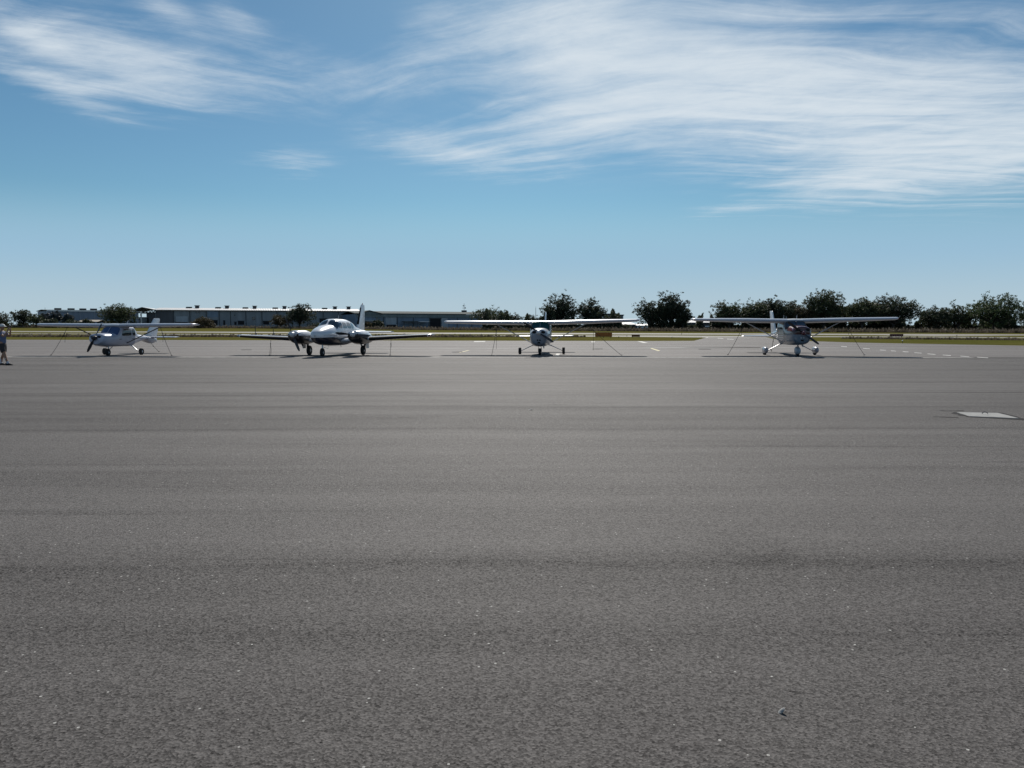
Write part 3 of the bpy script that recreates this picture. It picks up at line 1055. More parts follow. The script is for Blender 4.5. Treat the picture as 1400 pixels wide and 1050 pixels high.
def tree(name, xl, xr, ytop, D, m, label, cat='tree', density=1.0, airy=0.0, trunk_h=0.22, group='trees beyond the runway', lean=0.0, leaf=0.21, low=0.1):
    """xl..xr and ytop: the crown's extent as seen; D: its distance"""
    pm = (xl + xr) / 2
    top = atD(pm, ytop, D)
    bx = top.x
    bz = terr(bx, D)
    Ht = top.z - bz
    Wd = (atD(xr, ytop, D).x - atD(xl, ytop, D).x) / 2
    root = empty(name, (bx, D, bz), 0, label, cat, group)
    # clumps on the ends of limbs
    mb = MB()
    cl = []
    nl = int(10 + Wd * 2.4)
    tb = Ht * trunk_h
    mb.tube([(0, 0, -0.1), (0.05 * Wd * lean, 0, tb * 0.6), (0.1 * Wd * lean, 0, tb)], [0.045 * Ht, 0.034 * Ht, 0.028 * Ht], 8)
    for i in range(nl):
        ang = 2 * PI * (i + random.random() * 0.7) / nl * 2.39
        rr = math.sqrt((i + 0.5) / nl)
        e = Vector((Wd * 0.78 * rr * math.cos(ang), Wd * 0.70 * rr * math.sin(ang), 0))
        hz = 1 - 0.55 * rr ** 2.2
        e.z = tb + (Ht - tb) * (hz * random.uniform(0.62, 0.92) if i % 3 else hz * random.uniform(0.3, 0.7))
        s0 = Vector((0.1 * Wd * lean, 0, tb * random.uniform(0.6, 1.0)))
        md = s0.lerp(e, 0.5) + Vector((random.uniform(-.1, .1) * Wd, random.uniform(-.1, .1) * Wd, 0.10 * Ht * random.random()))
        mb.tube([s0, md, e], [0.020 * Ht, 0.011 * Ht, 0.004 * Ht], 6)
        for k in range(5):
            t = md.lerp(e, random.uniform(0.2, 1.0)) + Vector(rng.normal(size=3)) * 0.16 * Wd
            t.z = min(t.z, Ht * 0.96)
            t.z = max(t.z, Ht * low)
            mb.tube([md.lerp(e, random.uniform(0.3, 0.9)), t], [0.005 * Ht, 0.0022 * Ht], 4)
            cl.append(t)
        cl.append(e)
    mb.build('trunk', BARK, root, 60)
    cl = np.array([tuple(c) for c in cl])
    r = max(0.45, 0.155 * Wd)
    airy = max(airy, 0.10)
    nleaf = int(density * (1 - 0.72 * airy) * Wd * Ht * 150)
    # two levels: clumps then twigs in each, so the sky shows through unevenly
    pick = rng.integers(0, len(cl), nleaf // 14 + 1)
    tw = cl[pick] + rng.normal(size=(len(pick), 3)) * np.array([r * 0.72, r * 0.72, r * 0.55])
    # squeeze under the crown envelope
    rad = np.sqrt((tw[:, 0] / Wd) ** 2 + (tw[:, 1] / Wd) ** 2)
    env = Ht * (0.62 + 0.40 * np.sqrt(np.clip(1 - rad ** 2, 0, 1)))
    an = np.arctan2(tw[:, 1], tw[:, 0])
    ph = rng.uniform(0, 6, 3)
    lob = 1 + .13 * np.sin(an * 3 + ph[0]) + .09 * np.sin(an * 5 + ph[1]) + .07 * np.sin(an * 9 + ph[2])
    env = env * np.minimum(lob, 1.1)
    ok = (rad < 1.04 * np.minimum(lob + .08, 1.05)) & (tw[:, 2] < env) & (tw[:, 2] > Ht * low * 0.7)
    tw = tw[ok]
    P_ = np.repeat(tw, 14, axis=0)
    P_ = P_ + rng.normal(size=P_.shape) * (0.26 if not airy else 0.22) * np.array([1, 1, 0.7])
    P_[:, 2] = np.maximum(P_[:, 2], 0.05)
    tri_obj('crown', tris(P_, leaf), m, root)
    return root


def bush(xl, xr, ytop, D, m, label, density=1.3, group='bushes beyond the runway'):
    pm = (xl + xr) / 2
    top = atD(pm, ytop, D)
    bz = terr(top.x, D)
    Ht = top.z - bz
    Wd = (atD(xr, ytop, D).x - atD(xl, ytop, D).x) / 2
    root = empty('bush', (top.x, D, bz), 0, label, 'bush', group)
    mb = MB()
    for i in range(9):
        a = 2 * PI * i / 9
        e = Vector((Wd * 0.6 * math.cos(a), Wd * .5 * math.sin(a), Ht * random.uniform(0.5, 0.8)))
        mb.tube([(0, 0, -0.05), e * 0.5, e], [0.05, 0.03, 0.012], 5)
    mb.build('stem', BARK, root)
    n = int(density * Wd * Ht * 120)
    c = rng.uniform(-1, 1, (max(8, int(10 + Wd * 3)), 3)) * np.array([0.8, 0.7, 0.42])
    pick = c[rng.integers(0, len(c), n // 10)]
    p = pick + rng.normal(size=pick.shape) * 0.2
    P_ = np.stack([p[:, 0] * Wd, p[:, 1] * Wd, (p[:, 2] * 0.5 + 0.45) * Ht * (1 - 0.45 * np.abs(p[:, 0]) ** 2)], 1)
    P_ = np.repeat(P_, 10, axis=0) + rng.normal(size=(len(P_) * 10, 3)) * 0.22
    P_ = P_[(P_[:, 2] > 0.02) & (P_[:, 2] < Ht * 1.03)]
    tri_obj('foliage', tris(P_, 0.24), m, root)
    return root


T = [
    (-160, -100, 420, 300, LEAFD, 'dark wide tree outside the left edge of the photo', {}),
    (-105, -40, 426, 300, LEAFD, 'lower dark tree just beyond the left edge', {}),
    (-45, 22, 427.5, 290, LEAFD, 'dark tree behind the man at the far left edge', dict(density=1.3, low=.02)),
    (12, 48, 421.5, 290, LEAFD, 'tallest dark tree in the clump at far left', dict(density=1.2, low=.02)),
    (36, 62, 429, 285, LEAF, 'small round dark tree ending the far left clump', dict(density=1.3, low=.02)),
    (134, 190, 414.5, 290, LEAF, 'big round oak between the grey warehouse and the white roofed hangar', dict(density=1.35, low=.03)),
    (388, 430, 412.5, 285, LEAFD, 'thin topped tree in front of the long hangar', dict(airy=.25, density=1.5, low=.05)),
    (366, 400, 429, 283, LEAFB, 'low grey brown tree left of the thin topped tree', dict(density=1.1, low=.02)),
    (640, 700, 419, 262, LEAF, 'spreading oak with gaps at the end of the grey hangar', dict(airy=.35, low=.1)),
    (688, 716, 427, 262, LEAFD, 'small thin tree right of the spreading oak', dict(airy=.4, low=.05)),
    (708, 744, 430, 265, LEAFD, 'low ragged tree before the tall oak pair', dict(airy=.3, low=.05)),
    (735, 797, 399.5, 240, LEAFD, 'taller left tree of the pair behind the middle airplane', dict(density=1.15, low=.1)),
    (783, 832, 405, 240, LEAFD, 'lower right tree of the pair behind the middle airplane', dict(airy=.15, density=1.1, low=.1)),
    (864, 912, 406.5, 235, LEAFD, 'lone airy tree with sky showing through its crown', dict(airy=.45, density=1.2, low=.2)),
    (893, 944, 393, 235, LEAFD, 'tall dense tree right of the airy tree', dict(density=1.2, low=.12)),
    (918, 950, 414, 233, LEAFD, 'lower dark tree leaning out right of the tall dense tree', dict(density=1.3, low=.05)),
    (974, 1022, 408.5, 232, LEAF, 'leftmost tree of the long tree line', dict(density=1.2)),
    (1008, 1054, 410, 232, LEAF, 'second tree from the left in the tree line', dict(density=1.3)),
    (1040, 1090, 405, 230, LEAFD, 'dark rounded tree in the tree line over the white airplane tail', dict(density=1.3)),
    (1078, 1118, 412, 228, LEAFB, 'brownish lower tree in the tree line behind the maroon nosed airplane', dict(density=1.2)),
    (1098, 1158, 392.5, 228, LEAF, 'tallest tree of the tree line with a feathery top', dict(airy=.1, density=1.2)),
    (1156, 1204, 404, 226, LEAF, 'round tree next to the gap right of the tallest tree', dict(density=1.3)),
    (1188, 1258, 399.5, 226, LEAFD, 'wide oak reaching over the right wing tip', dict(density=1.1, airy=.08)),
    (1254, 1302, 417, 226, LEAFD, 'low dark tree in the dip of the tree line', dict(density=1.3, low=.03)),
    (1290, 1332, 414, 226, LEAF, 'loose low tree left of the broad green tree', dict(airy=.25, density=1.2)),
    (1318, 1404, 402.5, 222, LEAFG, 'broad bright green tree near the right edge', dict(density=1.15)),
    (1392, 1460, 412, 222, LEAFD, 'dark tree cut by the right edge of the photo', dict(density=1.2)),
    (1026, 1064, 408, 240, LEAFB, 'brown tinged tree filling the gap behind the second tree', {}),
    (1066, 1106, 409.5, 240, LEAF, 'tree filling the gap behind the brownish tree', {}),
    (1134, 1176, 412, 238, LEAFD, 'lower dark tree behind the tallest tree on its right', {}),
    (1172, 1216, 408, 238, LEAF, 'tree behind the round tree and the wide oak', {}),
    (1450, 1530, 405, 222, LEAF, 'oak standing outside the right edge', dict()),
]
for (xl, xr, yt, D, m_, lab, kw) in T:
    if xl > 970:
        xl, xr = xl - 4, xr + 4
        kw.setdefault('low', 0.03)
    tree('oak_tree', xl, xr, yt, D, m_, lab, **kw)
for (xl, xr, yt) in [(52, 72, 426), (66, 86, 423.5), (84, 100, 426)]:
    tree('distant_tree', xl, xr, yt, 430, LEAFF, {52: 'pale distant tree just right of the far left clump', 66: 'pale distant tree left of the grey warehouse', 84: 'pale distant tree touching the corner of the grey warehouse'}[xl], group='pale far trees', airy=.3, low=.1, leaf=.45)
for (xl, xr, yt, D, m_, lab) in [(60, 82, 430.5, 285, LEAFD, 'dark bush in front of the left end of the grey warehouse'), (86, 113, 434, 285, LEAFD, 'wide low bush before the grey warehouse'),
                                 (110, 126, 433.5, 286, LEAFD, 'small dark bush close to the big round oak'), (262, 296, 430.5, 284, LEAFB, 'faint grey brown bush against the hangar wall'),
                                 (494, 514, 438, 284, LEAFB, 'scrubby brown bush under the pale awning'), (505, 524, 433.5, 283, LEAFD, 'upright dark bush by the corner of the grey hangar'),
                                 (846, 864, 442, 232, LEAFD, 'low round bush between the tree pair and the airy tree'), (424, 440, 440, 284, LEAFD, 'low bush right of the thin topped tree')]:
    bush(xl, xr, yt, D, m_, lab)


# undergrowth below the tree line and dry weeds along the edge of the field
def thicket(name, segs, D0, D1, n, hmin, hmax, m, size, label):
    C = []
    for (xa, xb, ya, yb) in segs:
        k = int(n * (xb - xa) / sum(s[1] - s[0] for s in segs))
        px = rng.uniform(xa, xb, k)
        D = rng.uniform(D0, D1, k)
        lump = 0.6 + 0.25 * np.sin(px * 0.21 + 1) + 0.25 * np.sin(px * 0.083 + 2.2) + 0.12 * np.sin(px * .7)
        for p_, d_, l_ in zip(px, D, lump):
            x = (p_ - 700) / 1050 * d_
            t = terr(x, d_)
            C.append((x, d_, t + rng.uniform(hmin, hmin + (hmax - hmin) * max(0.25, l_))))
    o = tri_obj(name, tris(np.array(C), size), m)
    tag(o, label, name.replace('_', ' '), kind='stuff')
    return o


thicket('undergrowth', [(660, 860, 0, 0), (886, 960, 0, 0), (970, 1560, 0, 0), (972, 1255, 0, 0)], 233, 243, 130000, 0.0, 6.4, LEAFD, 0.38, 'dark undergrowth filling in below the tree line')
thicket('scrub', [(-120, 70, 0, 0), (120, 190, 0, 0)], 292, 304, 16000, 0.0, 2.8, LEAFD, 0.42, 'dark scrub at the foot of the far left trees')


def weeds(name, px0, px1, n, hm, depth, label, ycurve, dback, w=0.10):
    px = rng.uniform(px0, px1, n)
    V = []
    idx = []
    yy = np.interp(px, [c[0] for c in ycurve], [c[1] for c in ycurve])
    grid = {}
    for p_, y_ in zip(px, yy):
        key = int(p_ // 10)
        if key not in grid:
            grid[key] = gnd(key * 10 + 5, float(np.interp(key * 10 + 5, [c[0] for c in ycurve], [c[1] for c in ycurve])), 285).y
        D = grid[key] + dback + rng.uniform(0, 1) ** 1.2 * depth
        x = (p_ - 700) / 1050 * D
        z = terr(x, D)
        lump = 0.75 + 0.3 * math.sin(p_ * 0.35) * math.sin(p_ * 0.13 + D * .3) + 0.2 * math.sin(p_ * 1.3)
        h = hm * lump * rng.uniform(0.3, 1.15)
        ww = w * rng.uniform(0.5, 2.0)
        a = rng.uniform(0, PI)
        ln = rng.normal() * 0.2 * h
        V += [(x - ww * math.cos(a), D - ww * math.sin(a), z - 0.02), (x + ww * math.cos(a), D + ww * math.sin(a), z - .02), (x + ln, D + rng.normal() * .1, z + h)]
        idx.append(1 if rng.uniform() < 0.07 else 0)
        if idx[-1]:
            V[-3] = (x - 0.12, D, z + h * 0.7)
            V[-2] = (x + 0.12, D, z + h * 0.72)
    o = tri_obj(name, np.array(V), [WEED, WEEDP], None, np.array(idx))
    tag(o, label, 'weeds', kind='stuff')


weeds('dry_weeds', -150, 1550, 70000, 1.15, 14, 'rough brown weeds along the far edge of the mown grass', GR_TOP, 0, w=.08)
weeds('tall_grass', -150, 660, 16000, 0.42, 5, 'rank dry grass along the ditch in the left grass strip', [(-150, 460.4), (0, 460.8), (660, 461.3)], 0, w=.09)
weeds('tall_grass', 1150, 1500, 7000, 0.30, 4, 'rank dry grass along the ditch in the right grass strip', [(1150, 463.2), (1400, 465.4), (1500, 467)], 0, w=.08)
weeds('tall_grass', 600, 800, 4000, 0.30, 5, 'dark rank grass behind the tail of the middle airplane', [(600, 460.8), (800, 461)], 0, w=.08)

# ------------------------------------------------------------------ buildings
def wall_mat(name, col, ribs=2.0, rough=0.55, axis=0):
    m = bpy.data.materials.new(name)
    m.use_nodes = True
    N = NT(m.node_tree)
    b = N.n['Principled BSDF']
    b.inputs['Roughness'].default_value = rough
    v = N.node('ShaderNodeTexCoord').outputs['Object']
    x = N.sep(v)[axis]
    n = N.noise(N.mul(v, (0.6, 0.6, 0.15)), 1.0, 5, 0.65)
    n2 = N.noise(v, 0.12, 2, 0.5)
    c = N.mix(N.step(n, 0.35, 0.7), tuple(q * 0.82 for q in col), tuple(q * 1.1 for q in col))
    c = N.mix(N.m('MULTIPLY', N.step(n2, 0.4, 0.65), 0.35), c, tuple(q * 0.7 for q in col))
    N.l.new(c, b.inputs['Base Color'])
    bn = N.node('ShaderNodeBump')
    bn.inputs['Strength'].default_value = 0.6
    bn.inputs['Distance'].default_value = 0.05
    N.l.new(N.m('SINE', N.m('MULTIPLY', x, 2 * PI * ribs)), bn.inputs['Height'])
    N.l.new(bn.outputs[0], b.inputs['Normal'])
    return m


WALLA = wall_mat('grey ribbed cladding', (0.27, 0.29, 0.31))
WALLB = wall_mat('blue grey cladding', (0.22, 0.28, 0.36))
WALLD = wall_mat('dark cladding', (0.10, 0.10, 0.11))
WALLF = wall_mat('haze toned grey cladding', (0.26, 0.30, 0.37))  # haze of the distance put into the colour as a bluish grey
ROOFW = wall_mat('white metal roof', (0.50, 0.50, 0.49), 1.5)
ROOFG = wall_mat('grey green metal roof', (0.11, 0.125, 0.12), 1.5, rough=.9)
ROOFG.node_tree.nodes['Principled BSDF'].inputs['Specular IOR Level'].default_value = 0.08
FASC = wall_mat('grey green fascia', (0.20, 0.24, 0.24), 1.0)
DOORM = wall_mat('pale roller door', (0.48, 0.52, 0.56), 3, axis=2)
INSIDE = mat('dark interior', (0.015, 0.015, 0.018), 0.9)
PWHITE = mat('bright white panel', (0.80, 0.80, 0.78), 0.5)
TRIM = mat('dark trim', (0.05, 0.055, 0.06), 0.7)


class Build:
    """a building in its own frame: x along the front, y to the back, z up; front runs between two plan points"""
    def __init__(s, name, pxa, Da, pxb, Db, label, cat='building', group=None):
        a, b = atD(pxa, 446, Da), atD(pxb, 446, Db)
        s.a, s.b = Vector((a.x, a.y)), Vector((b.x, b.y))
        s.d = (s.b - s.a).normalized()
        s.n = Vector((-s.d.y, s.d.x))
        s.z0 = terr((a.x + b.x) / 2, (a.y + b.y) / 2) - 0.1
        s.len = (s.b - s.a).length
        s.root = empty(name, (a.x, a.y, s.z0), math.atan2(s.d.y, s.d.x), label, cat, group)

    def X(s, px, off=0.0):
        """local x where the view column px crosses the front"""
        r = ray(px, 446)
        r2 = Vector((r.x, r.y))
        o = s.a + s.n * off
        # o + d*t = r2*k
        den = s.d.x * r2.y - s.d.y * r2.x
        return (r2.x * o.y - r2.y * o.x) / den * 1.0

    def Z(s, px, py):
        x = s.X(px)
        p = s.a + s.d * x
        q = atD(px, py, p.y)
        return q.z - s.z0

    def box(s, name, px0, px1, py0, py1, m, y0=-0.05, y1=0.05, parent=None, z=None, **k):
        """front feature by its seen corners (py0 upper, py1 lower)"""
        xa, xb = s.X(px0), s.X(px1)
        if xa > xb: xa, xb = xb, xa
        z1 = s.Z((px0 + px1) / 2, py0)
        z0 = s.Z((px0 + px1) / 2, py1) if py1 is not None else 0.0
        return MB().box(xa, xb, y0, y1, max(z0, 0), z1).build(name, m, parent or s.root, **k)


def gable_roof(B, x0, x1, y0, y1, ze, zr, m, over=0.6, name='roof', th=0.25, hip=0.0):
    """low pitch roof, ridge along the building"""
    ym = (y0 + y1) / 2
    mb = MB()
    xa, xb = x0 - over, x1 + over
    prof = [(y0 - over, ze), (ym, zr), (y1 + over, ze), (y1 + over, ze - th), (ym, zr - th), (y0 - over, ze - th)]
    mb.rings([[(xa, y, z) for y, z in prof], [(xb, y, z) for y, z in prof]], cap=False)
    mb.f += [(0, 1, 4, 5), (1, 2, 3, 4), (6, 11, 10, 7), (7, 10, 9, 8)]
    return mb.build(name, m, B.root)


# long white roofed hangar with an open gabled bay at its left end
B = Build('long_hangar', 213, 300, 492, 322, 'long grey hangar with white roof and open gabled bay behind the left airplanes')
ze = B.Z(213, 424.0)
Lh = B.len
MB().box(0, Lh, 0.0, 0.3, 0, ze - 0.1).build('front_wall', WALLA, B.root)
MB().box(0, Lh, 29.7, 30, 0, ze - 0.1).build('back_wall', WALLA, B.root)
MB().box(Lh - .3, Lh, 0.3, 29.7, 0, ze - 0.1).build('side_wall', WALLA, B.root)
rf_ = gable_roof(B, -0.2, Lh, 0, 30, ze + 0.15, ze + 1.25, ROOFW)
MB().box(-0.6, Lh + .6, -0.75, -0.61, ze - 0.15, ze + 0.10).build('eave_trim', TRIM, B.root)
for px in (238, 260, 282.5, 300, 315.5, 336.5, 358.5, 379, 400, 421, 442, 463, 484):
    B.box('downpipe', px - .45, px + .45, 425.5, None, TRIM, -0.16, -0.02)
B.box('wall_panel', 214, 237.5, 425.0, None, WALLD, -0.10, -0.01)
B.box('roller_door', 241, 257, 432.5, 441, DOORM, -0.12, -0.01)
B.box('wall_panel', 284, 299, 425.3, 433.5, WALLB, -0.08, -0.01)
for (a_, b_, t_, u_, dn) in [(285, 297.5, 438.2, 444, 'doorway'), (305.5, 308, 438.5, 444, 'doorway'), (320.5, 323.5, 440.5, 444, 'doorway'), (325.5, 334, 439.2, 443.8, 'doorway'),
                             (360, 368, 439.3, 443.6, 'doorway'), (240, 256, 441.2, 444, 'doorway'), (437, 447, 436, 441, 'doorway')]:
    dw = B.box(dn, a_, b_, t_, u_, INSIDE, -0.14, -0.01)
    MB().box(B.X(a_) - .15, B.X(b_) + .15, -0.20, -0.02, B.Z((a_ + b_) / 2, t_) + .01, B.Z((a_ + b_) / 2, t_) + .25).build('door_head', TRIM, dw)
for (a_, b_, t_, u_) in [(345, 349.3, 433.4, 437.4), (320.5, 322, 430.3, 431.6), (268.5, 273, 425.2, 428.0), (345 + 57, 349 + 57, 433.6, 437.5)]:
    wn = B.box('window', a_, b_, t_, u_, TRIM, -0.10, -0.01)
    B.box('pane', a_ + .4, b_ - .4, t_ + .35, u_ - .35, GLASS, -0.13, -0.101, parent=wn)
for i, px in enumerate((260, 271, 299.5, 311.5, 336.5, 349, 377, 389.5, 444, 458, 476.5)):
    blk = px in (271, 311.5, 349, 389.5, 458, 476.5)
    xx = B.X(px, 15)
    vy = 12.5
    zb_ = ze + 1.05
    mb = MB().box(xx - (0.75 if blk else 1.1), xx + (0.75 if blk else 1.1), vy, vy + 1.5, zb_ - 0.1, zb_ + (1.05 if blk else 0.62))
    if blk:
        mb.box(xx - 1.0, xx + 1.0, vy - .2, vy + 1.7, zb_ + 1.051, zb_ + 1.25)
    mb.build('roof_vent', TRIM if blk else ROOFG, rf_)
# open gabled bay
xg0, xg1 = B.X(182.5), B.X(215)
xm = B.X(196)
zg, zs_ = B.Z(196, 419.8), B.Z(183, 424.2)
mb = MB()
for (xa, za, xb, zb_) in ((xg0 - .4, zs_, xm, zg), (xm, zg, xg1 + 0.3, zs_ + .2)):
    mb.rings([[(xa, y, za), (xb, y, zb_), (xb, y, zb_ - .22), (xa, y, za - .22)] for y in (-1.5, 28)])
mb.build('bay_roof', ROOFW, B.root)
for y in (-1.2, 8, 17):
    tr_ = MB()
    tr_.tube([(xg0, y, zs_ - .9), (xg1, y, zs_ - .9)], 0.13, 4)
    for k in range(7):
        t = k / 7
        xa = xg0 + (xg1 - xg0) * t
        xb = xg0 + (xg1 - xg0) * (t + 0.5 / 7)
        zt_ = zs_ + (zg - zs_) * (1 - abs((xb - xm) / (xg1 - xm))) - .25
        tr_.tube([(xa, y, zs_ - .9), (xb, y, zt_)], 0.07, 4)
        tr_.tube([(xb, y, zt_), (xg0 + (xg1 - xg0) * (t + 1 / 7), y, zs_ - .9)], 0.07, 4)
    tr_.build('roof_truss', TRIM, B.root)
for px in (184.5, 194.2):
    x = B.X(px)
    MB().box(x - .22, x + .22, -1.35, -1.0, 0, zs_ - .9).build('bay_column', PWHITE if px > 190 else TRIM, B.root)
MB().box(B.X(200.5), B.X(213.2), 0.4, 0.6, 0, zs_ - 1.0).build('bay_wall', WALLD, B.root)
MB().box(B.X(201), B.X(203.5), 0.2, 0.39, 0, B.Z(202, 434)).build('doorway', INSIDE, B.root)
MB().box(xg0 - 2.5, B.X(201), 26, 26.3, 0, B.Z(190, 432.5)).build('bay_wall', WALLA, B.root)

# second hangar, grey green
C_ = Build('grey_hangar', 487, 292, 662, 312, 'long blue grey hangar with deep green grey fascia right of the twin engine airplane')
zc1 = C_.Z(520, 428.4)
Lc = C_.len
MB().box(0, Lc, 0, .3, 0, zc1 - 1.2).build('front_wall', WALLB, C_.root)
MB().box(0, Lc, 27.7, 28, 0, zc1 - .3).build('back_wall', WALLB, C_.root)
MB().box(0, .3, .3, 27.7, 0, zc1 - .3).build('side_wall', WALLB, C_.root)
MB().box(Lc - .3, Lc, .3, 27.7, 0, zc1 - .3).build('side_wall', WALLB, C_.root)
MB().box(-.1, Lc + .1, -0.35, -0.02, zc1 - 1.5, zc1 - .32).build('fascia', FASC, C_.root)
rc_ = gable_roof(C_, 0, Lc, 0, 28, zc1, zc1 + 1.1, ROOFG)
# front facing low gable at the left end
xa, xb = C_.X(488), C_.X(523)
xm2 = (xa + xb) / 2 - .3
mb = MB()
mb.rings([[(xa, y, zc1 - .3), (xm2, y, zc1 + 1.15), (xb, y, zc1 - .1), (xb, y, zc1 - .35), (xm2, y, zc1 + .9), (xa, y, zc1 - .55)] for y in (-1.2, 13)])
mb.build('gable_roof', ROOFG, C_.root)
MB().add([(xa + .3, -.7, zc1 - .6), (xm2, -.7, zc1 + .85), (xb - .2, -.7, zc1 - .42), (xa + .3, -.5, zc1 - .6), (xm2, -.5, zc1 + .85), (xb - .2, -.5, zc1 - .42)],
         [(0, 2, 1), (3, 4, 5), (0, 1, 4, 3), (1, 2, 5, 4), (2, 0, 3, 5)]).build('gable_panel', FASC, C_.root)
C_.box('roller_door', 527, 542, 433.2, 444, DOORM, -0.12, -0.01)
C_.box('doorway', 528.5, 541.5, 444.1, 447.4, INSIDE, -0.14, -0.01)
dd = C_.box('doorway', 588, 602, 436.0, None, INSIDE, -0.14, -0.01)
MB().box(C_.X(587), C_.X(603.2), -.25, -.02, C_.Z(595, 436) + .01, C_.Z(595, 436) + .35).build('door_head', TRIM, dd)
for px in (524.5, 543, 587.2, 602.8, 565, 625, 645):
    C_.box('post', px - .35, px + .35, 433, None, TRIM if px != 587.2 else ROOFG, -0.2, -0.02)
C_.box('roller_door', 603.5, 612, 434.5, None, DOORM, -0.1, -0.01)
for (a_, b_, t_, mm) in [(489, 509, 438.0, ROOFW), (549, 568, 439.2, ROOFG), (570, 583, 439.3, PWHITE)]:
    aw = C_.box('awning', a_, b_, t_, t_ + .9, mm, -4.0, -0.4)
    for q in (a_ + .6, b_ - .6):
        x = C_.X(q)
        MB().box(x - .08, x + .08, -3.8, -3.6, 0, C_.Z(q, t_ + .9) - .01).build('awning_post', TRIM, aw)
xv = C_.X(634.6, 14)
zv = zc1 + 1.0
vb = MB().box(xv - .9, xv + .9, 13.2, 14.8, zv - .3, zv + .75).build('roof_vent', TRIM, rc_)
wv_ = MB().tube([(xv, 14, zv + .6), (xv, 14, zv + 3.6)], 0.07, 6)
wv_.tube([(xv - .8, 14, zv + 1.7), (xv + .5, 14, zv + 1.7)], 0.07, 6).box(xv + .3, xv + .75, 13.95, 14.05, zv + 1.5, zv + 2.0)
wv_.tube([(xv - .3, 14, zv + 2.6), (xv + .6, 14, zv + 2.6)], 0.06, 6).box(xv - .55, xv - .2, 13.95, 14.05, zv + 2.4, zv + 2.85)
tag(wv_.build('weather_mast', TRIM, C_.root))

# far warehouse at left
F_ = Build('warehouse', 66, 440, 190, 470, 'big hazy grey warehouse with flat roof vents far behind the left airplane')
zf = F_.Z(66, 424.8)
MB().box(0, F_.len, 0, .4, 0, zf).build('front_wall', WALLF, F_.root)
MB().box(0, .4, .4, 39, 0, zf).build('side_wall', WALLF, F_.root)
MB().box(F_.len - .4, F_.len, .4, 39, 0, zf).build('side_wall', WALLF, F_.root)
rr_ = gable_roof(F_, 0, F_.len, 0, 40, zf + .4, zf + 1.0, ROOFG)
MB().box(-.5, F_.len + .5, -.75, -.61, zf - .3, zf + .42).build('eave_trim', PWHITE, F_.root)
for px in (79, 97, 113, 127.5):
    x = F_.X(px, 20)
    MB().box(x - 1.7, x + 1.7, 16, 18.5, zf + .4, zf + 1.9).build('roof_vent', TRIM if px != 97 else ROOFG, rr_)
for px in (90, 110, 130):
    F_.box('downpipe', px - .2, px + .2, 425.4, None, GREYP, -.2, -.02)

# two tier block behind the trees
G_ = Build('flat_roofed_block', 828, 330, 852.5, 330, 'pale two tier block with dark flat roofs showing behind the tree pair')
zt1, zt2 = G_.Z(838, 428.0), G_.Z(848, 431.5)
x1_ = G_.X(846)
MB().box(0, x1_, 0, 12, 0, zt1 - .7).build('wall', WALLA, G_.root)
MB().box(-.3, x1_ + .3, -.4, 12.3, zt1 - .69, zt1 - .2).build('roof', TRIM, G_.root)
MB().box(x1_ + .01, G_.len, 1, 12, 0, zt2).build('wall', WALLA, G_.root)
MB().box(x1_ + .31, G_.len + .3, .7, 12.2, zt2 + .01, zt2 + .45).build('roof', TRIM, G_.root)
for k in range(5):
    xx = 0.8 + k * 1.35
    w_ = MB().box(xx, xx + .8, -.08, -.01, zt1 - 2.7, zt1 - 1.5).build('window', GLASS, G_.root)
MB().tube([(x1_ + .35, .3, 0), (x1_ + .35, .3, zt1 + .2)], .1, 6).build('drainpipe', TRIM, G_.root)
# low white sheds far off between the trees
for (pa, pb, yt_, yb_, lab, mm, two) in [(846, 868, 440.8, 446, 'long low grey shed under the right wing tip of the middle airplane', WALLA, 0), (871, 899, 442.8, 446.8, 'low white shed showing between the trunks of the airy tree', PWHITE, 0),
                             (938, 976, 437.2, 447.5, 'white roofed low buildings left of the tree line', PWHITE, 1)]:
    S_ = Build('low_shed', pa, 300, pb, 302, lab, 'shed', 'low sheds beyond the trees')
    z1_ = S_.Z((pa + pb) / 2, yt_)
    MB().box(0, S_.len, 0, 8, 0, z1_ * .72).build('wall', WALLB if not two else WALLD, S_.root)
    mb = MB()
    mb.rings([[(xx, -.6, z1_ * .73), (xx, 4, z1_), (xx, 8.6, z1_ * .73), (xx, 8.6, z1_ * .68), (xx, -.6, z1_ * .68)] for xx in (-.4, S_.len + .4)])
    mb.build('roof', ROOFW, S_.root)
    MB().box(0.1, S_.len - .1, -.12, -.01, z1_ * .28, z1_ * .66 if not two else z1_ * .40).build('light_panel', mm, S_.root)
    for k in range(4):
        xx = S_.len * (k + .5) / 4
        MB().box(xx - .5, xx + .5, -.2, -.13, .1, z1_ * .5).build('door', INSIDE, S_.root)

# parked things near the warehouse
V_ = Build('open_shelter', 108, 291, 134, 291, 'low shelter with a tan roof beside the big round oak', 'shelter')
zt_ = V_.Z(120, 437.2)
TAN = mat('tan roofing', (0.42, 0.36, 0.28), 0.8, var=.1)
MB().rings([[(x, -.5, zt_ - .7), (x, 3, zt_), (x, 6.5, zt_ - .7), (x, 6.5, zt_ - .85), (x, 3, zt_ - .2), (x, -.5, zt_ - .85)] for x in (-.3, V_.len + .3)]).build('roof', TAN, V_.root)
for x in (0.1, V_.len / 2, V_.len - .1):
    for y in (0, 6):
        MB().box(x - .08, x + .08, y, y + .16, 0, zt_ - .75).build('post', TRIM, V_.root)
CARW = mat('white car paint', (0.75, 0.75, 0.75), 0.3)


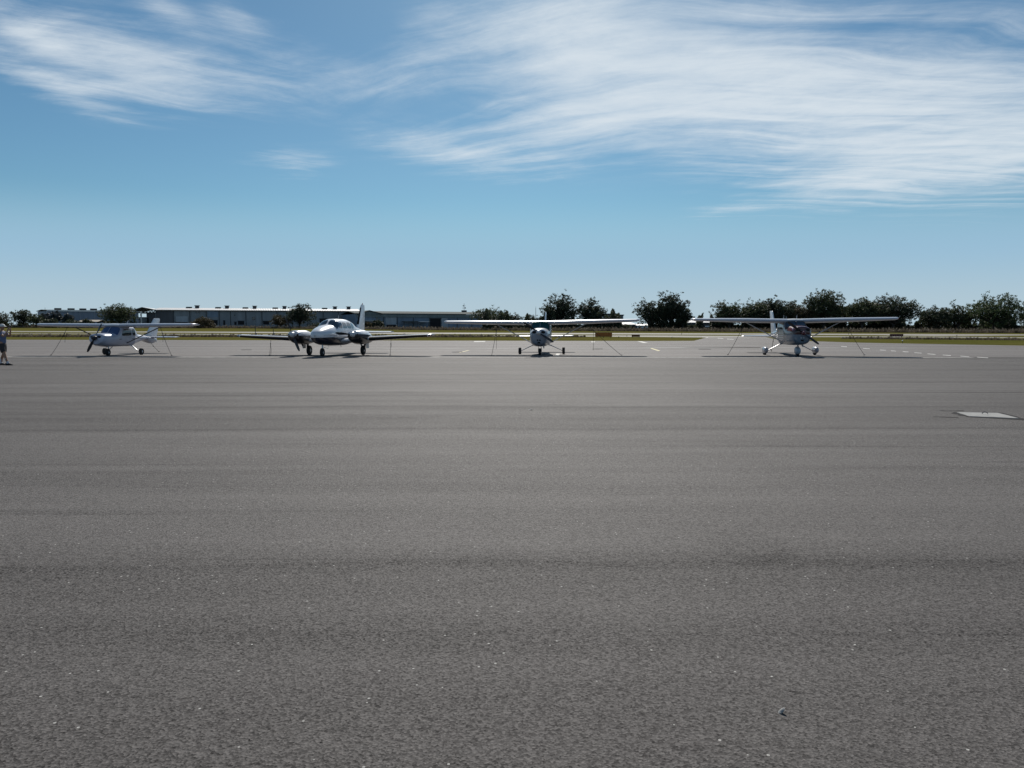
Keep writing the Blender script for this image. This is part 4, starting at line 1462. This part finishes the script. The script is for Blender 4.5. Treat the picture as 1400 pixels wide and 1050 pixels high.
def car(px, D, m, label, yaw=0.0):
    p = atD(px, 446, D)
    r = empty('parked_car', (p.x, D, terr(p.x, D)), yaw, label, 'car')
    def prof(pts, w):
        return [[(x, y, z) for x, z in pts] for y in (-w, w)]
    body = [(-2.2, .35), (-2.25, .75), (-1.9, .88), (-0.9, .95), (1.3, .98), (2.1, .9), (2.25, .7), (2.2, .35)]
    MB().rings(prof(body, .85)).build('body', m, r)
    MB().rings(prof([(-1.0, .96), (-0.5, 1.42), (1.0, 1.45), (1.75, .98)], .74)).build('cabin', GLASS, r)
    MB().rings(prof([(-0.55, 1.42), (-0.4, 1.48), (0.95, 1.51), (1.05, 1.45)], .72)).build('roof', m, r)
    for x in (-1.4, 1.4):
        for y in (-.82, .82):
            MB().lathe([(0.1, -.1), (.32, -.1), (.34, 0), (.32, .1), (.1, .1)], 'Y', (x, y, .34), 14).build('wheel', BLACK, r, 40)


car(119, 284, CARW, 'white parked car below the tan roofed shelter', 0.2)
car(291.5, 298, CARW, 'white car standing at the dark opening of the long hangar', 0.3)

# power poles and mast
for (px, yt_, D, lab) in [(732.5, 420.5, 300, 'thin tall pole rising above the low ragged trees'), (689.5, 424.5, 290, 'short thin pole among the low trees'), (61.6, 421.5, 330, 'thin pole between the far left clump and the warehouse'),
                          (682.3, 424, 300, 'faint pole beside the spreading oak')]:
    p = atD(px, yt_, D)
    z0 = terr(p.x, D)
    r = empty('utility_pole', (p.x, D, z0), 0, lab, 'pole', 'poles beyond the runway')
    MB().tube([(0, 0, 0), (0, 0, p.z - z0)], [.11, .07], 8).build('post', TRIM if px != 682.3 else GREYP, r)
    MB().tube([(0, 0, p.z - z0), (0, 0, p.z - z0 + .5)], .03, 6).build('cap', TRIM, r)
for (px, yt_, yb_, lab, box_) in [(349.3, 421.5, 459.8, 'tall thin mast with a dark lower sleeve behind the twin airplane wing', 446.5), (373.8, 449.5, 459.8, 'short dark post with a box behind the twin airplane wing', 450)]:
    g = gnd(px, yb_)
    t = atD(px, yt_, g.y)
    zb_ = atD(px, box_, g.y).z - g.z
    r = empty('marker_post', g, 0, lab, 'post')
    MB().tube([(0, 0, 0), (0, 0, t.z - g.z)], [.028, .016], 8).build('pole', DSTEEL, r)
    MB().tube([(0, 0, 0), (0, 0, zb_)], .05, 8).build('sleeve', TRIM, r)
    MB().box(-.03, .20, -.06, .06, .25, .5).build('junction_box', TRIM, r)

# airfield signs
SIGNO = mat('orange brown sign face', (0.36, 0.11, 0.012), 0.6, var=.15, vscale=2)
SIGND = mat('dark orange sign face', (0.16, 0.06, 0.012), 0.6, var=.15, vscale=2)
SIGNR = mat('dark red sign face', (0.09, 0.012, 0.012), 0.6, var=.2, vscale=6)
SIGNB = mat('sign frame', (0.06, 0.035, 0.02), 0.7)
for (xa, xb, ya, yb, m_, lab) in [(813.8, 836.8, 454.4, 461.6, SIGNO, 'wide rust orange airfield sign on the grass right of the middle airplane'),
                                  (863.8, 874.8, 457.2, 461.2, SIGND, 'small dark orange airfield sign right of the wide orange sign'),
                                  (1217, 1234.8, 456.6, 461.0, SIGNR, 'dark red airfield sign by the right taxiway under the wing tip')]:
    g = gnd((xa + xb) / 2, yb)
    w = (xb - xa) / 1050 * g.y / 2
    t = atD((xa + xb) / 2, ya, g.y).z - g.z
    r = empty('airfield_sign', g, 0, lab, 'sign', 'airfield signs')
    lo_ = 0.13 * t + .03
    MB().box(-w, w, -.02, .14, lo_, t).build('sign_box', SIGNB, r)
    MB().box(-w * .97, w * .97, -.035, -.0205, lo_ + .03, t - .04).build('sign_face', m_, r)
    nleg = 3 if w > 1 else 2
    for k in range(nleg):
        x = -w * .8 + 1.6 * w * k / (nleg - 1)
        MB().box(x - .04, x + .04, .02, .1, 0, lo_ - .001).build('leg', DSTEEL, r)
    if m_ is SIGNR:
        for k in range(5):
            x = -w * .7 + 1.4 * w * k / 4
            MB().box(x - .07, x + .07, -.042, -.0355, lo_ + .12, t - .12).build('sign_mark', mat('faint sign mark', (0.2, .12, .12), .6), r)
for (px, py, h, lab) in [(1233.8, 469.2, .30, 'small pale taxiway light on the grass below the dark red sign'), (918.6, 462.8, .28, 'small white taxiway light near the tip of the grass island'),
                         (846, 462.2, .25, 'small taxiway light just right of the wide orange sign'), (857, 460.6, .3, 'thin taxiway light left of the small orange sign'),
                         (932, 457.9, .35, 'runway edge light beyond the grass island'), (1054, 460.6, .3, 'taxiway light beneath the maroon airplane tail'), (1308, 461, .35, 'thin taxiway light near the right taxiway bend'),
                         (622, 459, .35, 'thin taxiway light left of the middle airplane')]:
    g = gnd(px, py)
    r = empty('taxiway_light', g, 0, lab, 'light', 'taxiway lights')
    MB().tube([(0, 0, 0), (0, 0, h * .7)], .025, 8).build('stem', DSTEEL, r)
    MB().lathe([(.05, h * .7), (.07, h * .75), (.06, h * .9), (.02, h)], 'Z', (0, 0, 0), 10).build('lamp', PWHITE if 'pale' in lab or 'white' in lab else TRIM, r, 40)

# ------------------------------------------------------------------ the airplanes
ROOFGRN = mat('blue green roof paint', (0.03, 0.14, 0.13), 0.3, coat=.4)
PANT = mat('shade toned fairing paint', (0.27, 0.28, 0.33), 0.3, var=.06, coat=.4)  # white fairings, their shade put into the base colour
BOOT = mat('rubber boot', (0.012, 0.012, 0.013), 0.75, spec=0.2)
WING = mat('shade toned white wing paint', (0.43, 0.45, 0.50), 0.28, var=.06, coat=.3)  # white wings, base colour lowered for the shaded undersides
FUSM = mat('white paint toned to shade', (0.23, 0.25, 0.30), 0.3, var=.06, coat=.3)  # white airframe darkened for its shaded nose; white cowling patch is the lit crown
FUSR = mat('white paint in blue shade tone', (0.24, 0.29, 0.35), 0.3, var=.06, coat=.3)  # white airframe, blue grey of its shaded side put into the colour
FUSRM = two_tone('dark maroon over shade toned white', (0.045, 0.008, 0.012), (0.15, 0.20, 0.26), 1.24, rough=0.22, slope=-0.03, ymax=-0.9)  # lower tone is white paint with the shade of the front in it
FUSL = mat('soft white shade toned paint', (0.36, 0.39, 0.48), 0.3, var=.06, coat=.3)  # white airframe brought down to its shade tone by base colour
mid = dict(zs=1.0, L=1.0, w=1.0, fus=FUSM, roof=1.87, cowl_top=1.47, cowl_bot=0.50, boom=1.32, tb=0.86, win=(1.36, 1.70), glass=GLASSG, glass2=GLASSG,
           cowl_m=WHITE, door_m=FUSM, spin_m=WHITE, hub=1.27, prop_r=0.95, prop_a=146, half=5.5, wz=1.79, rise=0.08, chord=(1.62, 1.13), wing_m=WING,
           strut_m=GREYP, roof_m=ROOFGRN, fin=2.50, fin_m=WHITE, tailz=0.98, tail_half=1.68, tread=2.50, wheel=0.20, ww=0.15, pants=False, leg_m=GREYP, nose=-1.25,
           dl=True, ants=[(0.25, 0.6, 0.42, 0.2), (-0.2, 0.9, .2, .1)],
           stripes=[(-2.0, 5.0, 1.24, 1.12, 0.10, GREEN), (-1.9, 5.0, 1.16, 1.06, 0.03, GREEN)])
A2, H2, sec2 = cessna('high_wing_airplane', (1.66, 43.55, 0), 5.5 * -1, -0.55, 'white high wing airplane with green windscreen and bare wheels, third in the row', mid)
right = dict(mid)
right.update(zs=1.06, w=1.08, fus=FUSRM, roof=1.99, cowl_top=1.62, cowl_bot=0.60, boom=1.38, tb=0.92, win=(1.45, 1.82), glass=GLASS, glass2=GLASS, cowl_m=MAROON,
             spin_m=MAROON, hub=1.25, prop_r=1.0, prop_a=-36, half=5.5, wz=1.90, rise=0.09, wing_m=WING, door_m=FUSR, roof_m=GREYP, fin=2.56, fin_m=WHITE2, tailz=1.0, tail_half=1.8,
             tread=2.72, wheel=0.21, pants=True, leg_m=PANT, dl=False, nose=-1.3, ants=[(-0.35, 0.5, 0.26, -0.06), (0.38, 0.6, 0.26, -0.06), (0.0, 1.3, .2, .1)],
             stripes=[(-1.2, 4.9, 1.36, 1.08, 0.11, MAROON), (-1.2, 4.8, 1.16, 1.00, 0.045, DARKP), (-1.2, 4.8, 1.03, 0.99, 0.035, DARKP), (-1.2, 4.2, 0.90, 0.94, 0.035, DARKP), (-1.2, 3.5, .78, .88, .04, MAROON)])
A3, H3, sec3 = cessna('high_wing_airplane', (15.55, 42.75, 0), -6.5, -0.3, 'white high wing airplane with dark maroon nose and wheel fairings, rightmost in the row', right)
for k, (z, yy, s_) in enumerate([(1.46, 4.3, .5), (1.60, 4.38, .48), (1.75, 4.5, .45), (1.9, 4.6, .4)]):
    fin_piece([(z, yy, .62, .10), (z + .055, yy + .03, .6, .10)], .02, .9, 'fin_stripe', DARKP, A3)
left = dict(mid)
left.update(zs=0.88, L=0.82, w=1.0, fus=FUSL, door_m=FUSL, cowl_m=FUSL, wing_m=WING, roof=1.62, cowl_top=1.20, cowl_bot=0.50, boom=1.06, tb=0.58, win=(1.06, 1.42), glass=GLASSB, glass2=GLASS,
            hub=0.97, prop_r=0.85, prop_a=60 + 180, half=4.48, wz=1.62, rise=0.03, chord=(1.36, 1.1), fin=2.05, tailz=0.93, tail_half=1.42, tread=2.12, wheel=0.19,
            roof_m=WHITE, fin_m=WHITE, strut=0.55, strut_m=DSTEEL, leg_m=WHITE, spin_m=DARKP, nose=-1.15, ants=[(0.25, 0.5, .22, .12)], stripes=[(-1.0, 2.2, .86, .90, .03, DARKP)])
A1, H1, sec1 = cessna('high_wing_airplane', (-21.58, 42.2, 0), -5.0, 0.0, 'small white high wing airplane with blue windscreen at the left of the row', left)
for sd_ in (1, -1):
    surface_text(A1, H1, 'N5205A', 2.15, 0.78, 0.36, sd_, DARKP)


# twin engine low wing airplane
def twin(loc, yaw, bank):
    FUS = two_tone('white over navy paint', (0.66, 0.67, 0.70), (0.012, 0.014, 0.03), 1.03, slope=-0.01)
    NAC = two_tone('white over black nacelle paint', (0.66, 0.67, 0.70), (0.010, 0.011, 0.016), 1.10)
    root = empty('twin_engine_airplane', loc, R(yaw), 'white and black twin engine low wing airplane second from the left in the row', 'airplane', 'airplanes parked in a row on the apron', bank=R(bank))
    H = Hull([(-3.02, 0.05, 1.05, 1.15, 2, .5), (-2.98, 0.16, .95, 1.24, 2, .5), (-2.8, 0.32, .82, 1.36, 2.2, .5), (-2.4, .47, .68, 1.49, 2.3, .5), (-1.9, .56, .60, 1.59, 2.5, .5), (-1.35, .61, .56, 1.66, 2.6, .5),
              (-0.85, .63, .54, 1.90, 2.7, .48), (-0.35, .64, .53, 1.99, 2.8, .46), (0.8, .64, .53, 1.98, 2.8, .46), (1.8, .57, .58, 1.86, 2.6, .5), (2.8, .42, .72, 1.62, 2.4, .5),
              (4.0, .26, .92, 1.46, 2.3, .5), (5.2, .09, 1.08, 1.32, 2.2, .5)])
    H.build('fuselage', FUS, root)
    for a, b in ((32, 88), (92, 148)):
        H.patch('windscreen', [(-1.30, a if a > 90 else a - 6), (-0.72, a), (-0.72, b), (-1.30, b if b < 90 else b + 6)], GLASS, root, off=.010, n=17)
    for sd_ in (1, -1):
        H.patch('window', [(-1.02, 1.50), (-0.55, 1.46), (-0.48, 1.80), (-0.72, 1.78)], GLASS, root, sd_)
        for y0, y1 in ((-0.42, 0.22), (0.30, 0.95), (1.03, 1.55)):
            H.patch('window', [(y0, 1.46), (y1, 1.46), (y1 - .04, 1.78 - (.06 if y0 > 1 else 0)), (y0 + .04, 1.80)], GLASS, root, sd_)
        H.patch('stripe', [(-2.7, 1.10), (4.6, 1.16), (4.6, 1.20), (-2.7, 1.13)], NAVY, root, sd_, off=.004, n=14)
    disc_part('landing_light', (0.0, -3.03, 1.10), .05, .05, LENS, root)
    secs = [(0.55, -0.72, 0.78, 1.85, 0.15, 2), (2.2, -0.66, 0.90, 1.7, 0.15, 2), (5.3, -0.50, 1.06, 1.12, 0.13, 0)]
    for sd_ in (1, -1):
        build_wing(root, sd_, secs, WHITE, (0.7, 3.1), (3.15, 5.1), NAVY, boot=(2.1, 5.25), light=RED if sd_ > 0 else GREEN)
        x = 1.63 * sd_
        N_ = Hull([(-1.83, .17, 1.02, 1.28, 2.2, .5), (-1.80, .30, .90, 1.33, 2.4, .5), (-1.6, .37, .78, 1.36, 2.6, .5), (-1.2, .41, .66, 1.38, 2.7, .5), (-0.6, .42, .60, 1.38, 2.7, .5), (0.1, .38, .62, 1.28, 2.5, .5),
                   (0.9, .26, .68, 1.10, 2.3, .5), (1.5, .08, .85, .98, 2.2, .5)], x)
        nc = N_.build('engine_nacelle', NAC, root)
        for s2 in (-1, 1):
            disc_part('air_intake', (x + s2 * .2, -1.81, 1.14), .09, .06, HOLE, nc)
        N_.patch('cowl_vent', [(-1.45, 72), (-1.2, 72), (-1.2, 108), (-1.45, 108)], HOLE, nc, off=.004)
        MB().tube([(x + .16, -1.1, .68), (x + .18, -1.0, .52)], .04, 8).build('exhaust', DSTEEL, nc)
        propeller(nc, (x, -1.9, 1.15), 0.93, 112 if sd_ < 0 else 175, DARKP, WHITE2, spin_r=.15, spin_l=.28)
        # gear
        lg = MB().tube([(x, .10, .72), (x, .12, .28)], .045, 10).build('main_leg', DSTEEL, root, 60)
        MB().tube([(x, .35, .66), (x, .14, .36)], .02, 6).build('drag_brace', DSTEEL, lg)
        wheel(lg, (x - .10 * sd_, .12, .27), .27, .17)
        MB().box(x + .17 * sd_ - .01, x + .17 * sd_ + .01, -.15, .3, .38, .68).build('gear_door', WHITE2, lg)
        # tail plane
        hs_ = [(sd_ * .08, 3.95, 1.22, 1.35, .09, 0), (sd_ * 1.95, 4.25, 1.22, .9, .09, 0)]
        wing_piece(hs_, 0, .6, 'stabilizer', WHITE, root)
        wing_piece(hs_, .61, 1., 'elevator', WHITE, root)
        MB().tube([(sd_ * 3.6, 0, 1.0), (sd_ * 3.6, .02, .88)], .012, 6).build('tie_down_ring', STEEL, root)
    fs = [(1.25, 3.55, 1.75, .08), (1.6, 3.85, 1.5, .09), (2.78, 4.62, .82, .09), (2.9, 4.75, .62, .06)]
    fin_piece(fs, 0, .62, 'tail_fin', WHITE, root)
    fin_piece(fs, .63, 1., 'rudder', WHITE, root)
    fin_piece([(1.7, 3.90, 1.45, .09), (2.72, 4.57, .86, .09)], 0, .12, 'deicing_boot', bpy.data.materials.get('rubber boot'), root, grow=.006)
    MB().tube([(0, 4.95, 2.89), (0, 5.05, 2.98)], [.03, .02], 6).build('beacon', RED, root)
    ng = MB().tube([(0, -1.95, .66), (0, -2.0, .30)], .035, 10).build('nose_leg', STEEL, root, 60)
    f_ = MB()
    for s2 in (-1, 1):
        f_.tube([(s2 * .04, -2.0, .44), (s2 * .09, -2.0, .40), (s2 * .09, -2.0, .22)], .016, 6)
    f_.build('fork', DSTEEL, ng)
    wheel(ng, (0, -2.0, .22), .22, .15)
    MB().tube([(0.02, -1.97, .5), (0.28, -1.9, .42), (.30, -1.85, .58)], .012, 6).build('torque_link', WHITE2, ng)
    MB().tube([(0.1, .3, 1.98), (.1, .36, 2.2)], [.02, .01], 6).build('antenna', WHITE2, root)
    MB().tube([(0, .9, .54), (0, .96, .42)], [.02, .01], 6).build('antenna', WHITE2, root)
    return root, H, secs


A4, H4, sec4 = twin((-9.70, 42.2, 0), -6.5, -0.35)


# ------------------------------------------------------------------ tie down ropes
def rope(a, b, sag, label, rad=0.011, tail=None):
    a, b = Vector(a), Vector(b)
    r = empty('tie_down_rope', b, 0, label, 'rope', 'tie down ropes')
    pts = []
    for k in range(11):
        t = k / 10
        p = a.lerp(b, t) - b
        p.z -= sag * 4 * t * (1 - t)
        pts.append(p)
    MB().tube(pts, rad, 6).build('cord', ROPE, r)
    k0 = pts[2]
    MB().lathe([(0.0, -.04), (.028, -.02), (.03, .02), (0, .04)], 'Z', tuple(k0), 8).build('knot', ROPE, r)
    mbx = MB().tube([(0.045 * math.cos(t), 0, 0.012 + .03 * math.sin(t)) for t in [q * PI / 6 for q in range(7)]], .01, 6)
    mbx.build('ground_ring', DSTEEL, r)
    if tail:
        MB().tube([k0, k0 + Vector((0.02, 0.02, -tail * .5)), k0 + Vector((0.0, 0.0, -tail))], rad * .8, 6).build('loose_end', ROPE, r)
    return r


A1.scale = (1, 0.88, 1)
bpy.context.view_layer.update()


def wl(root, secs, x, yoff=0.4, dz=-0.09):
    s_ = sec_at(secs, abs(x))
    return root.matrix_world @ Vector((x, s_[1] + yoff, s_[2] + dz))


def G0(px, py):
    p = gnd(px, py)
    return Vector((p.x, p.y, 0.004))


rope(wl(A1, sec1, -2.75), G0(69.5, 486.2), .07, 'rope from the outer left wing of the small left airplane', tail=.5)
rope(wl(A1, sec1, 2.55), G0(235, 486.9), .07, 'rope from the right wing of the small left airplane', tail=.45)
rope(A1.matrix_world @ Vector((0, 4.52 * .82, .5)), G0(217.5, 481.3), .0, 'rope from the tail of the small left airplane')
rope(wl(A2, sec2, -2.45), G0(672, 487), .07, 'rope from the left wing of the middle airplane', tail=1.0)
rope(wl(A2, sec2, 2.55), G0(850, 486.2), .06, 'slack rope slanting out from the right wing of the middle airplane', tail=1.1)
rope(wl(A3, sec3, -2.6), G0(995, 485.7), .07, 'rope from the left wing of the maroon nosed airplane', tail=.3)
rope(wl(A3, sec3, 2.7), G0(1182, 485.7), .07, 'rope from the right wing of the maroon nosed airplane', tail=.3)
rope(A3.matrix_world @ Vector((0, 4.5, .83)), G0(1054.5, 480.5), .0, 'short dark chain under the tail of the maroon nosed airplane', rad=.016)
rope(wl(A4, sec4, -3.6, dz=-.12), G0(368.5, 486.3), .07, 'rope from the left wing of the twin engine airplane', tail=.62)
rope(wl(A4, sec4, 3.2, dz=-.12), G0(533.5, 486.3), .07, 'rope from the right wing of the twin engine airplane', tail=.2)


# ------------------------------------------------------------------ the man at the left edge
def skin(name, verts, edges, radii, m, parent=None, levels=2, rootv=0):
    me = bpy.data.meshes.new(name)
    me.from_pydata(verts, edges, [])
    me.materials.append(m)
    o = bpy.data.objects.new(name, me)
    COL.objects.link(o)
    if parent: o.parent = parent
    md = o.modifiers.new('skin', 'SKIN')
    md.use_smooth_shade = True
    for i, r in enumerate(radii):
        sv = me.skin_vertices[0].data[i]
        sv.radius = (r, r) if not isinstance(r, tuple) else r
        sv.use_root = (i == rootv)
    sb = o.modifiers.new('smooth', 'SUBSURF')
    sb.levels = levels
    sb.render_levels = levels
    return o


def man():
    SKIN = mat('tanned skin', (0.30, 0.17, 0.11), 0.6)
    SHIRT = mat('blue shirt', (0.10, 0.13, 0.22), 0.85, var=.15)
    SHORTS = mat('dark shorts', (0.035, 0.032, 0.034), 0.9, var=.2)
    SOCK = mat('pale socks', (0.55, 0.56, 0.60), 0.9)
    SHOE = mat('black shoes', (0.015, 0.015, 0.016), 0.7)
    CAP = mat('light cap', (0.60, 0.60, 0.58), 0.8)
    g = gnd(4.6, 499.2)
    s = 0.97
    r = empty('person', (g.x, g.y, 0.0), 0, 'man in blue shirt, dark shorts and pale cap holding up a phone', 'person')
    # faces +x (to the right), arms raised in front of the face
    V, E, Rr = [], [], []
    def a(p, rad, frm=None):
        V.append((p[0] * s, p[1] * s, p[2] * s))
        Rr.append(rad)
        if frm is not None:
            E.append((frm, len(V) - 1))
        return len(V) - 1
    pel = a((0, 0, .92), .125)
    sp = a((-.01, 0, 1.08), .118, pel)
    ch = a((-.02, 0, 1.26), .130, sp)
    up = a((-.01, 0, 1.38), .085, ch)
    nk = a((.01, 0, 1.46), .046, up)
    hd = a((.03, 0, 1.54), .078, nk)
    ht = a((.03, 0, 1.62), .085, hd)
    a((.02, 0, 1.68), .06, ht)
    for sd_, kx, fx in ((-1, .14, .27), (1, -.03, -.17)):        # legs: near one forward
        hp = a((0.01, .09 * sd_, .86), .10, pel)
        kn = a((kx, .11 * sd_, .48), .058, hp)
        cf = a(((kx + fx) / 2 - .02, .115 * sd_, .32), .055, kn)
        an = a((fx, .12 * sd_, .09), .036, cf)
        a((fx + .02, .12 * sd_, .045), .036, an)
    for sd_ in (-1, 1):
        sh = a((0.0, .17 * sd_, 1.37), .065, up)
        el_ = a((.20, .20 * sd_, 1.20), .045, sh)
        wr = a((.30, .10 * sd_, 1.42), .028, el_)
        hn = a((.315, .08 * sd_, 1.50), .032, wr)
        for k in range(4):
            b0 = a((.325 + .006 * k, (.08 - .012 * k) * sd_, 1.545 - .012 * k), .0095, hn)
            b1 = a((.345, (.055 - .012 * k) * sd_, 1.57 - .018 * k), .009, b0)
            a((.352, (.035 - .01 * k) * sd_, 1.572 - .02 * k), .008, b1)
        t0 = a((.30, .055 * sd_, 1.515), .011, hn)
        a((.305, .035 * sd_, 1.535), .009, t0)
    body = skin('body', V, E, Rr, SKIN, r)
    # face details
    MB().lathe([(0.0, 0), (.014, .0), (.010, .022), (0, .034)], 'X', ((.105) * s, 0, 1.585 * s), 8).build('nose', SKIN, r, 60)
    for sd_ in (-1, 1):
        MB().lathe([(0, -.012), (.012, 0), (0, .012)], 'X', (.10 * s, .03 * sd_, 1.61 * s), 8).build('eye', mat('eye', (.05, .04, .03), .2), r, 60)
        MB().lathe([(0, -.008), (.028, -.004), (.026, .006), (0, .008)], 'Y', (.02 * s, .085 * sd_, 1.59 * s), 10).build('ear', SKIN, r, 60)
    MB().box(.098, .108, -.022, .022, 1.535 * s, 1.541 * s).build('mouth', mat('lips', (.22, .09, .07), .5), r)
    # clothing
    sv = [(0, 0, .83), (-.01, 0, 1.08), (-.02, 0, 1.27), (-.01, 0, 1.385), (.0, .175, 1.365), (.13, .205, 1.26), (0, -.175, 1.365), (.13, -.205, 1.26)]
    skin('shirt', [tuple(q * s for q in p) for p in sv], [(0, 1), (1, 2), (2, 3), (3, 4), (4, 5), (3, 6), (6, 7)], [.165, .165, .165, .105, .08, .07, .08, .07], SHIRT, r)
    pv = [(0, 0, .97), (0, 0, .90), (.03, -.085, .78), (.10, -.105, .50), (.0, .085, .78), (-.015, .105, .50)]
    skin('shorts', [tuple(q * s for q in p) for p in pv], [(0, 1), (1, 2), (2, 3), (1, 4), (4, 5)], [.15, .155, .115, .098, .115, .098], SHORTS, r)
    for sd_, fx in ((-1, .27), (1, -.17)):
        c0 = Vector((fx * s, .12 * sd_ * s, 0))
        MB().tube([c0 + Vector((-.075 if fx > 0 else .035, 0, .27)), c0 + Vector((-.005, 0, .13)), c0 + Vector((.01, 0, .07))], [.052, .046, .05], 12).build('sock', SOCK, r, 60)
        Hs = [(-.085, .035), (-.06, .045), (.0, .048), (.08, .05), (.15, .045), (.20, .025)]
        rg = []
        for x, w in Hs:
            h = .10 if x < 0.02 else (.085 if x < .1 else (.06 if x < .18 else .035))
            rg.append([c0 + Vector((x, w * math.cos(t), (h / 2 + h / 2 * math.sin(t)))) for t in [2 * PI * k / 12 for k in range(12)]])
        MB().rings(rg).build('shoe', SHOE, r, 60)
    cp = MB().lathe([(.101, 0), (.104, .03), (.09, .075), (.055, .10), (0, .11)], 'Z', (.03 * s, 0, 1.615 * s), 16)
    cp.add([(.10, -.07, 1.58), (.19, -.05, 1.565), (.20, 0, 1.565), (.19, .05, 1.565), (.10, .07, 1.58), (.10, -.07, 1.59), (.19, -.05, 1.573), (.20, 0, 1.573), (.19, .05, 1.573), (.10, .07, 1.59)],
           [(0, 4, 3, 2, 1), (5, 6, 7, 8, 9), (0, 1, 6, 5), (1, 2, 7, 6), (2, 3, 8, 7), (3, 4, 9, 8), (4, 0, 5, 9)])
    cp.build('cap', CAP, r, 50)
    ph = empty('phone', (g.x + .335 * s, g.y, 1.535 * s), 0, 'dark phone held up in the hands of the man', 'phone')
    MB().box(-.006, .006, -.075, .075, -.038, .038).build('case', DARKP, ph)
    MB().box(-.0075, -.0061, -.07, .07, -.034, .034).build('screen', GLASS, ph)


man()
